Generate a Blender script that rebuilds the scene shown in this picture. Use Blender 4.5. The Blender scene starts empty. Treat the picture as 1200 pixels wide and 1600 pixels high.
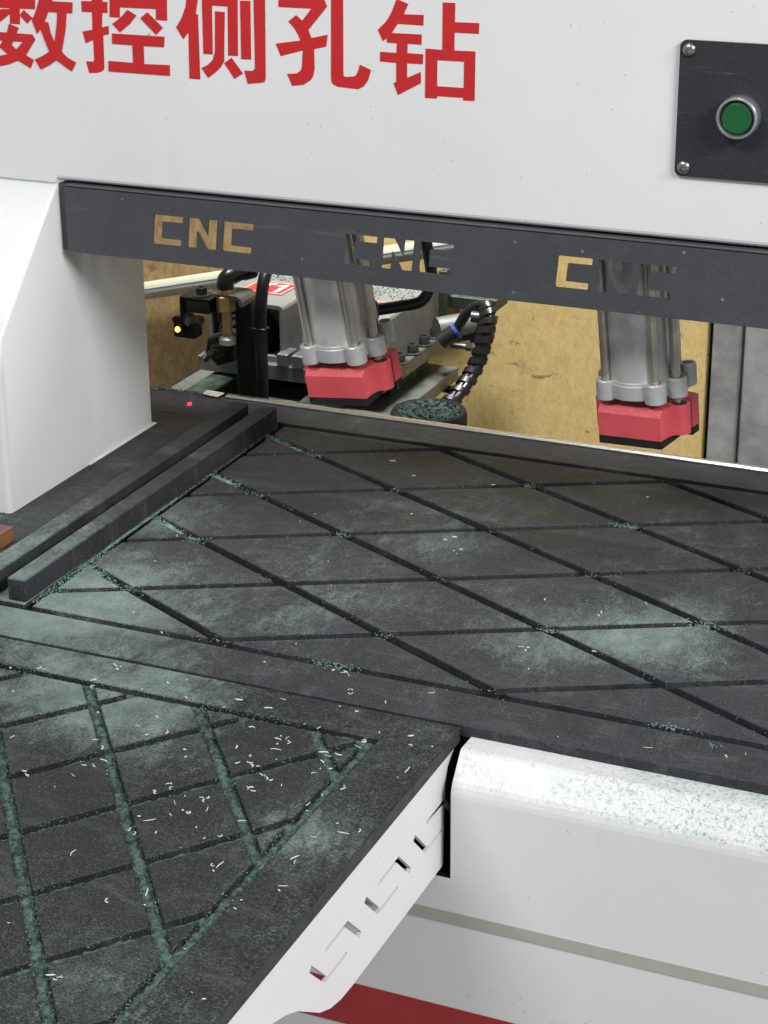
import bpy, math, random
from mathutils import Vector, Matrix, noise
from mathutils.geometry import tessellate_polygon

SC = bpy.context.scene
COL = SC.collection
RAD = math.radians

# ---------------------------------------------------------------- camera
cam_data = bpy.data.cameras.new('camera')
cam_data.sensor_fit = 'VERTICAL'
cam_data.sensor_height = 32.0
cam_data.lens = 63.02
cam_data.clip_start = 0.01
cam_data.clip_end = 100.0
cam = bpy.data.objects.new('camera', cam_data)
COL.objects.link(cam)
right = Vector((0.91720145, 0.39834275, -0.00803415))
down = Vector((0.14351141, -0.34911815, -0.92602429))
fwd = Vector((-0.37167993, 0.84819784, -0.37737841))
m = Matrix.Identity(4)
for i in range(3):
    m[i][0] = right[i]; m[i][1] = -down[i]; m[i][2] = -fwd[i]
m.translation = Vector((0.0, 0.0, 0.64))
cam.matrix_world = m
SC.camera = cam

# ---------------------------------------------------------------- light of the workshop
world = bpy.data.worlds.new('World')
SC.world = world
world.use_nodes = True
wb = world.node_tree.nodes['Background']
wb.inputs['Color'].default_value = (0.975, 0.985, 1.0, 1)
wb.inputs['Strength'].default_value = 0.32

def area(name, loc, target, sx, sy, power, color):
    d = bpy.data.lights.new(name, 'AREA')
    d.shape = 'RECTANGLE'; d.size = sx; d.size_y = sy
    d.energy = power; d.color = color
    o = bpy.data.objects.new(name, d)
    COL.objects.link(o)
    o.location = loc
    o.rotation_euler = (Vector(target) - Vector(loc)).to_track_quat('-Z', 'Y').to_euler()
    return o
area('area_lamp', (2.0, 0.1, 1.9), (-0.6, 1.35, 0.1), 1.4, 0.5, 92, (1.0, 0.98, 0.965))
area('area_lamp', (-1.4, -0.9, 2.7), (-0.6, 1.35, 0.1), 1.4, 0.45, 56, (0.985, 1.0, 1.0))
rear = area('area_lamp', (-0.7, 1.535, 2.7), (-0.72, 2.0, 0.0), 1.3, 0.25, 13, (1.0, 0.98, 0.95))  # added lamp, narrowed and aimed to brighten the board behind the gantry
rear.data.spread = RAD(38)

SC.view_settings.view_transform = 'Standard'
SC.view_settings.look = 'None'
SC.view_settings.exposure = 0.14
SC.view_settings.gamma = 1.0

# ---------------------------------------------------------------- node helpers
def srgb(r, g, b):
    def c(v):
        v /= 255.0
        return v / 12.92 if v <= 0.04045 else ((v + 0.055) / 1.055) ** 2.4
    return (c(r), c(g), c(b), 1.0)

class NT:
    def __init__(self, name):
        self.mat = bpy.data.materials.new(name)
        self.mat.use_nodes = True
        self.t = self.mat.node_tree
        self.n = self.t.nodes
        self.bsdf = self.n['Principled BSDF']
        g = self.n.new('ShaderNodeNewGeometry')
        self.pos = g.outputs['Position']
        self.normal = g.outputs['Normal']
    def link(self, a, b): self.t.links.new(a, b)
    def val(self, sock, v):
        if hasattr(v, 'is_output') or isinstance(v, bpy.types.NodeSocket): self.link(v, sock)
        else: sock.default_value = v
    def noise(self, scale, detail=4, rough=0.6, vec=None, dist=0.0):
        n = self.n.new('ShaderNodeTexNoise')
        n.inputs['Scale'].default_value = scale
        n.inputs['Detail'].default_value = detail
        n.inputs['Roughness'].default_value = rough
        n.inputs['Distortion'].default_value = dist
        self.link(vec or self.pos, n.inputs['Vector'])
        return n.outputs['Fac']
    def voronoi(self, scale, vec=None):
        n = self.n.new('ShaderNodeTexVoronoi')
        n.inputs['Scale'].default_value = scale
        self.link(vec or self.pos, n.inputs['Vector'])
        return n.outputs['Distance']
    def stretch(self, sx, sy, sz, rz=0.0, vec=None):
        n = self.n.new('ShaderNodeMapping')
        n.inputs['Scale'].default_value = (sx, sy, sz)
        n.inputs['Rotation'].default_value = (0, 0, rz)
        self.link(vec or self.pos, n.inputs['Vector'])
        return n.outputs['Vector']
    def ramp(self, fac, a, b, lo=0.0, hi=1.0):
        n = self.n.new('ShaderNodeMapRange')
        n.interpolation_type = 'SMOOTHSTEP'
        n.inputs['From Min'].default_value = a; n.inputs['From Max'].default_value = b
        n.inputs['To Min'].default_value = lo; n.inputs['To Max'].default_value = hi
        self.link(fac, n.inputs['Value'])
        return n.outputs['Result']
    def math(self, op, a, b=None, clamp=False):
        n = self.n.new('ShaderNodeMath'); n.operation = op; n.use_clamp = clamp
        self.val(n.inputs[0], a)
        if b is not None: self.val(n.inputs[1], b)
        return n.outputs[0]
    def mix(self, fac, a, b):
        n = self.n.new('ShaderNodeMix'); n.data_type = 'RGBA'
        self.val(n.inputs[0], fac); self.val(n.inputs[6], a); self.val(n.inputs[7], b)
        return n.outputs[2]
    def blob(self, x, y, r0, r1, z=0.0, flat=True):
        """1 inside r0, falling to 0 at r1, round a place of the world"""
        n = self.n.new('ShaderNodeVectorMath'); n.operation = 'DISTANCE'
        if flat:
            self.link(self.stretch(1, 1, 0), n.inputs[0]); n.inputs[1].default_value = (x, y, 0)
        else:
            self.link(self.pos, n.inputs[0]); n.inputs[1].default_value = (x, y, z)
        return self.ramp(n.outputs['Value'], r0, r1, 1.0, 0.0)
    def axis(self, i):
        n = self.n.new('ShaderNodeSeparateXYZ'); self.link(self.pos, n.inputs[0]); return n.outputs[i]
    def up(self):
        n = self.n.new('ShaderNodeSeparateXYZ'); self.link(self.normal, n.inputs[0]); return n.outputs[2]
    def bump(self, h, strength=0.3, dist=0.001):
        n = self.n.new('ShaderNodeBump')
        n.inputs['Strength'].default_value = strength
        n.inputs['Distance'].default_value = dist
        self.link(h, n.inputs['Height'])
        self.link(n.outputs['Normal'], self.bsdf.inputs['Normal'])
    def out(self, color=None, rough=None, metal=None, spec=None):
        for k, v in (('Base Color', color), ('Roughness', rough), ('Metallic', metal), ('Specular IOR Level', spec)):
            if v is not None: self.val(self.bsdf.inputs[k], v)
        return self.mat

DUST = srgb(146, 163, 157)
DUSTD = srgb(62, 92, 84)

def mat_table(name, blobs, base_amount, tone=srgb(41, 41, 45), smear=None, thr=0.5, sprinkle=0.26):
    t = NT(name)
    # how much dust lies here
    amt = base_amount
    for (x, y, r0, r1, a) in blobs:
        amt = t.math('ADD', amt, t.math('MULTIPLY', t.blob(x, y, r0, r1), a))
    big = t.noise(9, 5, 0.62, dist=0.6)
    wisp = t.noise(26, 5, 0.7, vec=t.stretch(1, 0.45, 1, RAD(25)), dist=1.2)
    clump = t.math('ADD', t.math('MULTIPLY', big, 0.6), t.math('MULTIPLY', wisp, 0.55))
    mid = t.noise(120, 6, 0.75, vec=t.stretch(1, 0.6, 1, RAD(-20)), dist=0.8)
    fine = t.noise(520, 5, 0.8)
    grain = t.noise(680, 4, 0.85)
    grain2 = t.noise(300, 4, 0.85)
    lying = t.ramp(t.up(), 0.3, 0.9, -0.45, 0.0)
    field = t.math('ADD', t.math('ADD', clump, amt), lying)
    rag = t.math('ADD', t.math('MULTIPLY', mid, 0.75), t.math('MULTIPLY', fine, 0.95))
    rag = t.math('ADD', field, t.math('SUBTRACT', rag, 0.85))
    f1 = t.ramp(rag, thr + 0.10, thr + 0.66)
    gr = t.math('MAXIMUM', t.ramp(grain, 0.50, 0.62), t.math('MULTIPLY', t.ramp(grain2, 0.56, 0.64), 0.8))
    sp = t.math('MULTIPLY', gr, t.ramp(rag, thr - 0.40, thr + 0.30, 0.30, 1.0))
    fac = t.math('ADD', t.math('MULTIPLY', f1, 0.58), t.math('MULTIPLY', sp, sprinkle), clamp=True)
    mott = t.noise(38, 4, 0.6)
    dark = t.mix(t.ramp(mott, 0.3, 0.7), tone, tuple(c * 1.55 for c in tone[:3]) + (1,))
    scr = t.noise(60, 3, 0.6, vec=t.stretch(1, 14, 1, RAD(18)))
    dark = t.mix(t.math('MULTIPLY', t.ramp(scr, 0.56, 0.72), 0.26), dark, srgb(100, 100, 104))
    wipe = t.noise(14, 5, 0.7, vec=t.stretch(1, 2.6, 1, RAD(-35)), dist=1.5)
    dark = t.mix(t.math('MULTIPLY', t.ramp(wipe, 0.50, 0.70), 0.20), dark, srgb(104, 104, 108))
    col = t.mix(fac, dark, t.mix(t.ramp(mott, 0.3, 0.7), DUST, srgb(116, 134, 128)))
    rough = t.math('ADD', 0.46, t.math('ADD', t.math('MULTIPLY', fac, 0.45), t.math('MULTIPLY', mott, 0.16)), clamp=True)
    t.bump(t.math('ADD', t.math('MULTIPLY', fine, 0.5), t.math('MULTIPLY', fac, 0.8)), 0.22, 0.0006)
    return t.out(col, rough, 0.0, 0.15)

def mat_white(name, dust=0.0, tone=srgb(219, 219, 220)):
    t = NT(name)
    big = t.noise(5, 4, 0.55)
    c = t.mix(t.ramp(big, 0.3, 0.7), tone, tuple(v * 0.95 for v in tone[:3]) + (1,))
    sm = t.noise(24, 5, 0.7, vec=t.stretch(1, 1, 0.4))
    c = t.mix(t.math('MULTIPLY', t.ramp(sm, 0.60, 0.78), 0.10), c, srgb(150, 150, 146))
    spk = t.voronoi(170)
    gate = t.noise(45, 2, 0.5)
    s = t.math('MULTIPLY', t.ramp(spk, 0.07, 0.13, 1.0, 0.0), t.ramp(gate, 0.54, 0.66))
    c = t.mix(t.math('MULTIPLY', s, 0.55), c, srgb(96, 98, 92))
    if dust:
        # fine green dust that has settled on faces turned upward
        lies = t.ramp(t.up(), 0.12, 0.55)
        patch = t.math('ADD', t.math('MULTIPLY', t.ramp(t.noise(16, 4, 0.65), 0.36, 0.66), 0.5), t.blob(-0.20, 1.08, 0.0, 0.22), clamp=True)
        veil = t.math('MULTIPLY', t.math('MULTIPLY', t.ramp(t.noise(55, 5, 0.75), 0.40, 0.72), t.math('MULTIPLY', lies, patch)), 0.8 * dust)
        c = t.mix(veil, c, srgb(150, 174, 166))
        g1 = t.math('MULTIPLY', t.ramp(t.noise(720, 5, 0.85), 0.46, 0.60), t.math('MULTIPLY', lies, t.ramp(patch, 0.0, 1.0, 0.22, 1.0)))
        c = t.mix(t.math('MULTIPLY', g1, dust * 0.85), c, srgb(136, 158, 150))
        g2 = t.math('MULTIPLY', t.ramp(t.noise(330, 4, 0.8), 0.54, 0.60), t.math('MULTIPLY', lies, patch))
        c = t.mix(t.math('MULTIPLY', g2, dust), c, srgb(84, 106, 98))
    scuff = t.math('MULTIPLY', t.ramp(t.voronoi(16, t.stretch(1, 1, 0.6)), 0.03, 0.055, 1.0, 0.0), t.ramp(t.noise(260, 4, 0.8), 0.46, 0.56))
    c = t.mix(t.math('MULTIPLY', scuff, 0.5), c, srgb(118, 118, 112))
    t.bump(t.math('ADD', t.math('MULTIPLY', t.noise(420, 3, 0.6), 0.04), t.noise(7, 2, 0.5)), 0.10, 0.006)
    return t.out(c, t.ramp(big, 0.2, 0.8, 0.34, 0.46), 0.0, 0.45)

def mat_plain(name, color, rough=0.5, metal=0.0, var=0.25, scale=60, spec=0.5, bump=0.1, bscale=500, dust=0.0):
    t = NT(name)
    n = t.noise(scale, 5, 0.65)
    c2 = tuple(v * (1 - var) for v in color[:3]) + (1,)
    c = t.mix(t.ramp(n, 0.3, 0.7), color, c2)
    if dust:
        fd = t.math('MULTIPLY', t.ramp(t.noise(90, 5, 0.75), 0.44, 0.68), t.ramp(t.up(), 0.2, 0.8))
        fd = t.math('MULTIPLY', fd, dust)
        c = t.mix(fd, c, srgb(104, 130, 120))
    t.bump(t.noise(bscale, 3, 0.6), bump, 0.0006)
    return t.out(c, t.ramp(n, 0.25, 0.75, max(rough - 0.07, 0.05), min(rough + 0.09, 1)), metal, spec)

def mat_board():
    t = NT('raw_board')
    fib = t.noise(150, 5, 0.75, vec=t.stretch(1.0, 1.0, 0.55))
    fl = t.noise(420, 4, 0.7, vec=t.stretch(1, 1, 0.35))
    big = t.noise(3.2, 4, 0.55)
    lr = t.ramp(t.math('ADD', t.axis(0), t.math('MULTIPLY', big, 0.12)), -1.02, -0.74)  # light gradient painted into the board: tan left, brighter yellow right
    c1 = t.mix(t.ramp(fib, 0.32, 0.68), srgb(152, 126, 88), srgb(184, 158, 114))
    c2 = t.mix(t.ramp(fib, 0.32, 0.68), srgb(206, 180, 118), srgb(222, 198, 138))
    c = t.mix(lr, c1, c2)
    c = t.mix(t.math('MULTIPLY', t.ramp(fl, 0.56, 0.74), 0.45), c, srgb(92, 70, 40))
    st = t.noise(22, 4, 0.7, vec=t.stretch(1, 1, 2.2), dist=0.8)
    c = t.mix(t.math('MULTIPLY', t.ramp(st, 0.60, 0.72), 0.75), c, srgb(98, 84, 58))
    sp = t.math('MULTIPLY', t.ramp(t.voronoi(95), 0.05, 0.11, 1.0, 0.0), t.ramp(t.noise(30, 2), 0.5, 0.6))
    c = t.mix(t.math('MULTIPLY', sp, 0.6), c, srgb(70, 58, 38))
    t.bump(fl, 0.35, 0.001)
    return t.out(c, 0.78, 0.0, 0.25)

def mat_cast(name, color, rough=0.5):
    t = NT(name)
    n = t.noise(55, 5, 0.65)
    g = t.noise(1300, 2, 0.6)
    c = t.mix(t.ramp(n, 0.3, 0.7), color, tuple(v * 0.8 for v in color[:3]) + (1,))
    c = t.mix(t.math('MULTIPLY', t.ramp(g, 0.6, 0.72), 0.3), c, srgb(205, 205, 200))
    t.bump(g, 0.12, 0.0005)
    return t.out(c, t.ramp(n, 0.25, 0.75, rough - 0.08, rough + 0.1), 0.4, 0.5)

def mat_emit(name, color, strength):
    t = NT(name)
    t.bsdf.inputs['Emission Color'].default_value = color
    t.bsdf.inputs['Emission Strength'].default_value = strength
    return t.out(color, 0.4)

def mat_dust(name, c1, c2, scale=260, bare=0.0):
    t = NT(name)
    n = t.noise(scale, 4, 0.75)
    g = t.noise(1700, 2, 0.7)
    c = t.mix(t.ramp(n, 0.32, 0.68), c1, c2)
    c = t.mix(t.math('MULTIPLY', t.ramp(g, 0.55, 0.72), 0.55), c, srgb(138, 164, 156))
    gap = t.noise(75, 5, 0.75)
    c = t.mix(t.math('MULTIPLY', t.ramp(gap, 0.50, 0.62), bare), c, srgb(30, 34, 34))
    t.bump(t.math('ADD', n, g), 0.6, 0.0012)
    return t.out(c, 0.9, 0.0, 0.15)

def mat_red_paint():
    t = NT('red_printed_plastic')
    n = t.noise(40, 4, 0.6)
    c = t.mix(t.ramp(n, 0.3, 0.7), srgb(210, 84, 92), srgb(198, 76, 84))
    g = t.math('MULTIPLY', t.ramp(t.noise(700, 3, 0.7), 0.52, 0.68), t.ramp(t.up(), 0.1, 0.6))
    c = t.mix(t.math('MULTIPLY', g, 0.45), c, srgb(205, 165, 165))
    w = t.n.new('ShaderNodeTexNoise'); w.inputs['Scale'].default_value = 90
    t.link(t.stretch(0.2, 0.2, 14), w.inputs['Vector'])
    t.bump(w.outputs['Fac'], 0.12, 0.0006)
    return t.out(c, 0.52, 0.0, 0.4)

M = {}
M['table'] = mat_table('phenolic_table_top',
    [(-0.79, 1.21, 0.0, 0.12, 0.42), (-0.80, 1.35, 0.0, 0.07, 0.25), (-0.365, 1.29, 0.0, 0.10, 0.40), (-0.56, 1.395, 0.0, 0.075, 0.26),
     (-0.75, 1.12, 0.03, 0.15, 0.40), (-0.43, 1.25, 0.0, 0.08, 0.18), (-0.30, 1.40, 0.0, 0.09, 0.16), (-0.62, 1.25, 0.0, 0.14, 0.14), (-0.5, 1.36, 0.1, 0.30, 0.05)], -0.01)
M['side'] = mat_table('phenolic_side_table_top',
    [(-0.70, 1.09, 0.03, 0.16, 0.40), (-0.47, 1.06, 0.0, 0.10, 0.16), (-0.62, 1.02, 0.0, 0.12, 0.12), (-0.450, 0.95, 0.0, 0.07, 0.26), (-0.50, 0.76, 0.0, 0.08, 0.18), (-0.43, 0.85, 0.0, 0.05, 0.15)],
    0.03, tone=srgb(31, 31, 34), thr=0.55, sprinkle=0.30)
M['bar'] = mat_table('phenolic_bar', [(-0.83, 1.17, 0.05, 0.24, 0.46)], -0.14)
M['groove'] = mat_plain('groove_floor', srgb(18, 18, 19), 0.7, var=0.3, spec=0.2)
M['edge'] = mat_plain('sawn_phenolic_edge', srgb(62, 60, 60), 0.62, var=0.35, scale=90, spec=0.35, bump=0.25, bscale=300)
M['white'] = mat_white('white_machine_paint')
M['whited'] = mat_white('white_machine_paint_dusty', dust=0.60, tone=srgb(210, 211, 211))
M['grey_stripe'] = mat_plain('grey_vinyl', srgb(164, 164, 157), 0.45, var=0.06, scale=40, bump=0.05)
M['white_leg'] = mat_white('white_leg_paint', dust=0.13, tone=srgb(208, 210, 211))
M['red_stripe'] = mat_plain('red_paint', srgb(158, 34, 36), 0.42, var=0.12, scale=30)
M['vinyl'] = mat_plain('red_vinyl', srgb(192, 32, 34), 0.45, var=0.12, scale=45, bump=0.05)
def mat_coat(name, color):
    t = NT(name)
    n = t.noise(18, 5, 0.65)
    c = t.mix(t.ramp(n, 0.3, 0.7), color, tuple(v * 0.80 for v in color[:3]) + (1,))
    g = t.ramp(t.noise(700, 3, 0.8), 0.56, 0.66)
    c = t.mix(t.math('MULTIPLY', g, 0.16), c, srgb(128, 132, 130))
    sp = t.math('MULTIPLY', t.ramp(t.voronoi(60), 0.04, 0.09, 1.0, 0.0), t.ramp(t.noise(40, 2), 0.50, 0.60))
    c = t.mix(t.math('MULTIPLY', sp, 0.6), c, srgb(150, 156, 154))
    sc = t.noise(30, 4, 0.7, vec=t.stretch(0.25, 1, 3.0))
    c = t.mix(t.math('MULTIPLY', t.ramp(sc, 0.60, 0.74), 0.22), c, srgb(120, 124, 124))
    t.bump(t.noise(900, 3, 0.6), 0.18, 0.0006)
    return t.out(c, t.ramp(n, 0.25, 0.75, 0.42, 0.58), 0.0, 0.4)
M['bar_paint'] = mat_coat('charcoal_powder_coat', srgb(70, 72, 76))
M['panel_black'] = mat_coat('black_coated_plate', srgb(42, 44, 49))
M['steel'] = mat_plain('polished_steel', srgb(222, 221, 219), 0.34, 1.0, var=0.25, scale=45, bump=0.1, bscale=250)
M['rod'] = mat_plain('ground_rod', srgb(206, 198, 188), 0.30, 0.8, var=0.2, scale=70, bump=0.04)
M['alu'] = mat_cast('cast_aluminium', srgb(200, 202, 202), 0.46)
M['tube'] = mat_cast('aluminium_tube', srgb(214, 215, 212), 0.36)
M['plate'] = mat_plain('grey_machine_plate', srgb(122, 125, 122), 0.45, 0.55, var=0.22, scale=70, bump=0.08, dust=0.35)
M['house'] = mat_plain('grey_motor_housing', srgb(132, 134, 134), 0.5, 0.25, var=0.15, scale=50, bump=0.08, dust=0.4)
M['red_foot'] = mat_red_paint()
M['rubber'] = mat_plain('black_rubber', srgb(32, 33, 35), 0.7, var=0.3, scale=80, spec=0.3)
M['black'] = mat_plain('black_oxide', srgb(26, 27, 28), 0.45, 0.2, var=0.3, scale=60)
M['hose'] = mat_plain('black_hose', srgb(22, 22, 24), 0.32, var=0.2, scale=80, spec=0.5)
M['bolt'] = mat_plain('black_bolt', srgb(70, 74, 72), 0.4, 0.6, var=0.3, scale=150, dust=0.3)
M['brass'] = mat_plain('brass', srgb(206, 172, 122), 0.4, 0.5, var=0.2, scale=120)
M['blue'] = mat_plain('blue_collar', srgb(66, 76, 156), 0.4, var=0.1)
M['green_btn'] = mat_plain('green_button', srgb(14, 88, 44), 0.5, var=0.12, scale=90, spec=0.4)
M['bezel'] = mat_plain('satin_bezel', srgb(196, 196, 200), 0.3, 0.85, var=0.08)
M['screw'] = mat_plain('stainless_screw', srgb(178, 172, 164), 0.28, 1.0, var=0.2, scale=200)
M['dark'] = mat_plain('opening_shade', srgb(22, 21, 21), 0.8, var=0.2, spec=0.1)  # near-black colour standing in for shade inside the notch and column gap
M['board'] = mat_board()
M['concrete'] = mat_plain('grey_steel_column', srgb(162, 164, 164), 0.6, 0.0, var=0.45, scale=20, bump=0.25, bscale=180)
M['concrete2'] = mat_plain('grey_steel_channel', srgb(130, 126, 120), 0.62, 0.05, var=0.3, scale=18, bump=0.2, bscale=180)
M['pipe'] = mat_plain('pale_plastic_pipe', srgb(168, 172, 148), 0.45, var=0.1, scale=20)
M['pipe_blue'] = mat_plain('blue_pipe_line', srgb(62, 80, 132), 0.5, var=0.1)
M['rail_green'] = mat_plain('green_rail_block', srgb(52, 62, 50), 0.5, 0.2, var=0.35, scale=60, dust=0.6)
M['green_tag'] = mat_plain('green_tag', srgb(30, 130, 66), 0.5, var=0.1)
M['label_red'] = mat_plain('red_label', srgb(160, 44, 48), 0.45, var=0.18, scale=70, dust=0.35)
M['label_white'] = mat_plain('white_print', srgb(218, 216, 214), 0.5, var=0.08, dust=0.2)
M['yellow'] = mat_plain('yellow_sticker', srgb(206, 180, 50), 0.5, var=0.1)
M['wood'] = mat_plain('brown_laminate', srgb(104, 70, 62), 0.4, var=0.25, scale=40)
M['wood_edge'] = mat_plain('brown_wood_edge', srgb(142, 98, 64), 0.5, var=0.3, scale=60)
M['tape'] = mat_plain('masking_tape', srgb(184, 184, 174), 0.7, var=0.15, scale=70)
M['chip'] = mat_plain('white_shaving', srgb(204, 208, 198), 0.6, var=0.08)
M['dust'] = mat_dust('green_dust', srgb(50, 66, 62), srgb(98, 119, 112), bare=0.7)
M['dustl'] = mat_dust('pale_green_dust', srgb(92, 122, 114), srgb(138, 164, 156))
M['led'] = mat_emit('yellow_led', (1.0, 0.75, 0.05, 1), 9.0)

# ---------------------------------------------------------------- mesh helpers
class MB:
    def __init__(self): self.v = []; self.f = []
    def add(self, vs, fs, mat=None):
        k = len(self.v)
        self.v += [tuple(mat @ Vector(p)) if mat else tuple(p) for p in vs]
        self.f += [tuple(i + k for i in q) for q in fs]
        return self
    def box(self, x0, x1, y0, y1, z0, z1, b=0.0, mat=None):
        if b <= 0:
            vs = [(x, y, z) for z in (z0, z1) for (x, y) in ((x0, y0), (x1, y0), (x1, y1), (x0, y1))]
            fs = [(3, 2, 1, 0), (4, 5, 6, 7)] + [(i, (i + 1) % 4, 4 + (i + 1) % 4, 4 + i) for i in range(4)]
            return self.add(vs, fs, mat)
        rings = [(b, z0), (0, z0 + b), (0, z1 - b), (b, z1)]
        vs = []
        for d, z in rings:
            X0, X1, Y0, Y1 = x0 + d, x1 - d, y0 + d, y1 - d
            c = b if d == 0 else b * 0.6
            vs += [(X0 + c, Y0, z), (X1 - c, Y0, z), (X1, Y0 + c, z), (X1, Y1 - c, z), (X1 - c, Y1, z), (X0 + c, Y1, z), (X0, Y1 - c, z), (X0, Y0 + c, z)]
        fs = [tuple(range(7, -1, -1)), tuple(range(24, 32))]
        for r in range(3):
            fs += [(r * 8 + i, r * 8 + (i + 1) % 8, r * 8 + 8 + (i + 1) % 8, r * 8 + 8 + i) for i in range(8)]
        return self.add(vs, fs, mat)
    def convex(self, poly, z0, z1, b=0.0):
        """prism of a convex counter-clockwise outline with a chamfered top edge"""
        n = len(poly)
        if b > 0:
            top = inset(poly, b)
            if len(top) != n: top = [tuple(p) for p in poly]
            rings = [(poly, z0), (poly, z1 - b), (top, z1)]
        else: rings = [(poly, z0), (poly, z1)]
        vs = [(p[0], p[1], z) for r, z in rings for p in r]
        fs = [tuple(range(n - 1, -1, -1)), tuple(range(n * (len(rings) - 1), n * len(rings)))]
        for r in range(len(rings) - 1):
            fs += [(r * n + i, r * n + (i + 1) % n, r * n + n + (i + 1) % n, r * n + n + i) for i in range(n)]
        return self.add(vs, fs)
    def plate(self, loops, d0, d1, frame):
        """sheet with holes: 2D loops, thickness from d0 to d1, frame(a, b, d) gives the point"""
        flat = [p for l in loops for p in l]
        tri = tessellate_polygon([[Vector((p[0], p[1], 0)) for p in l] for l in loops])
        n = len(flat)
        vs = [frame(p[0], p[1], d0) for p in flat] + [frame(p[0], p[1], d1) for p in flat]
        fs = []
        for t in tri:
            fs.append(tuple(t)); fs.append(tuple(n + i for i in reversed(t)))
        k = 0
        for l in loops:
            m_ = len(l)
            for i in range(m_):
                j = (i + 1) % m_
                fs.append((k + i, k + j, n + k + j, n + k + i))
            k += m_
        return self.add(vs, fs)
    def lathe(self, prof, seg=24, mat=None, a0=0.0):
        """prof = [(r, z)...] round the z axis"""
        vs, fs = [], []
        for r, z in prof:
            for i in range(seg):
                a = a0 + 2 * math.pi * i / seg
                vs.append((r * math.cos(a), r * math.sin(a), z))
        for k in range(len(prof) - 1):
            for i in range(seg):
                j = (i + 1) % seg
                fs.append((k * seg + i, k * seg + j, (k + 1) * seg + j, (k + 1) * seg + i))
        fs.append(tuple(range(seg - 1, -1, -1)))
        fs.append(tuple(range((len(prof) - 1) * seg, len(prof) * seg)))
        return self.add(vs, fs, mat)
    def tube(self, pts, r, seg=10, radii=None):
        pts = [Vector(p) for p in pts]
        vs, fs = [], []
        prev = None
        for i, p in enumerate(pts):
            d = (pts[min(i + 1, len(pts) - 1)] - pts[max(i - 1, 0)]).normalized()
            if prev is None:
                u = d.cross(Vector((0, 0, 1)))
                if u.length < 1e-3: u = d.cross(Vector((1, 0, 0)))
            else: u = prev - d * prev.dot(d)
            u.normalize(); prev = u
            w = d.cross(u)
            rr = radii[i] if radii else r
            for k in range(seg):
                a = 2 * math.pi * k / seg
                vs.append(tuple(p + (u * math.cos(a) + w * math.sin(a)) * rr))
        for i in range(len(pts) - 1):
            for k in range(seg):
                l = (k + 1) % seg
                fs.append((i * seg + k, i * seg + l, (i + 1) * seg + l, (i + 1) * seg + k))
        fs.append(tuple(range(seg - 1, -1, -1)))
        fs.append(tuple(range((len(pts) - 1) * seg, len(pts) * seg)))
        return self.add(vs, fs)
    def mesh(self, name, mat, smooth=True, angle=32):
        me = bpy.data.meshes.new(name)
        me.from_pydata(self.v, [], self.f)
        me.materials.append(M[mat] if isinstance(mat, str) else mat)
        import bmesh
        bm = bmesh.new(); bm.from_mesh(me)
        bmesh.ops.recalc_face_normals(bm, faces=bm.faces)
        bm.to_mesh(me); bm.free()
        if smooth:
            me.shade_smooth()
            me.set_sharp_from_angle(angle=RAD(angle))
        me.update()
        return me
    def build(self, name, mat, parent=None, smooth=True, angle=32):
        o = bpy.data.objects.new(name, self.mesh(name, mat, smooth, angle))
        COL.objects.link(o)
        if parent: o.parent = parent
        return o

def inset(poly, d):
    """move every side of a convex counter-clockwise outline inward by d"""
    n = len(poly); L = []
    for i in range(n):
        (x0, y0), (x1, y1) = poly[i], poly[(i + 1) % n]
        l = math.hypot(x1 - x0, y1 - y0)
        nx, ny = -(y1 - y0) / l, (x1 - x0) / l
        L.append((nx, ny, nx * x0 + ny * y0 + d))
    out = []
    for i in range(n):
        a, b = L[i - 1], L[i]
        det = a[0] * b[1] - a[1] * b[0]
        if abs(det) < 1e-9: return []
        out.append(((a[2] * b[1] - a[1] * b[2]) / det, (a[0] * b[2] - a[2] * b[0]) / det))
    return out

def clip(poly, x0, x1, y0, y1):
    def cut(p, f, inter):
        o = []
        for i in range(len(p)):
            a, b = p[i - 1], p[i]
            if f(b):
                if not f(a): o.append(inter(a, b))
                o.append(b)
            elif f(a): o.append(inter(a, b))
        return o
    def ix(c): return lambda a, b: (c, a[1] + (b[1] - a[1]) * (c - a[0]) / (b[0] - a[0]))
    def iy(c): return lambda a, b: (a[0] + (b[0] - a[0]) * (c - a[1]) / (b[1] - a[1]), c)
    for f, i in ((lambda p: p[0] >= x0, ix(x0)), (lambda p: p[0] <= x1, ix(x1)), (lambda p: p[1] >= y0, iy(y0)), (lambda p: p[1] <= y1, iy(y1))):
        poly = cut(poly, f, i)
        if not poly: return []
    res = []
    for p in poly:
        if not res or math.hypot(p[0] - res[-1][0], p[1] - res[-1][1]) > 1e-4: res.append(p)
    if len(res) > 1 and math.hypot(res[0][0] - res[-1][0], res[0][1] - res[-1][1]) < 1e-4: res.pop()
    return res

def poly_area(p): return 0.5 * sum(p[i - 1][0] * p[i][1] - p[i][0] * p[i - 1][1] for i in range(len(p)))

def thing(name, label, cat, loc=(0, 0, 0), group=None):
    o = bpy.data.objects.new(name, None)
    o.empty_display_size = 0.02
    COL.objects.link(o)
    o.location = loc
    return tag(o, label, cat, group)

def tag(o, label, cat, group=None):
    o['label'] = label; o['category'] = cat
    if group: o['group'] = group
    return o

def stuff(o, label=None, cat=None):
    o['kind'] = 'stuff'
    if label: o['label'] = label
    if cat: o['category'] = cat
    return o

def axis_frame(origin, z):
    """matrix whose z axis points along z"""
    q = Vector(z).normalized().to_track_quat('Z', 'Y')
    return Matrix.Translation(Vector(origin)) @ q.to_matrix().to_4x4()

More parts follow.
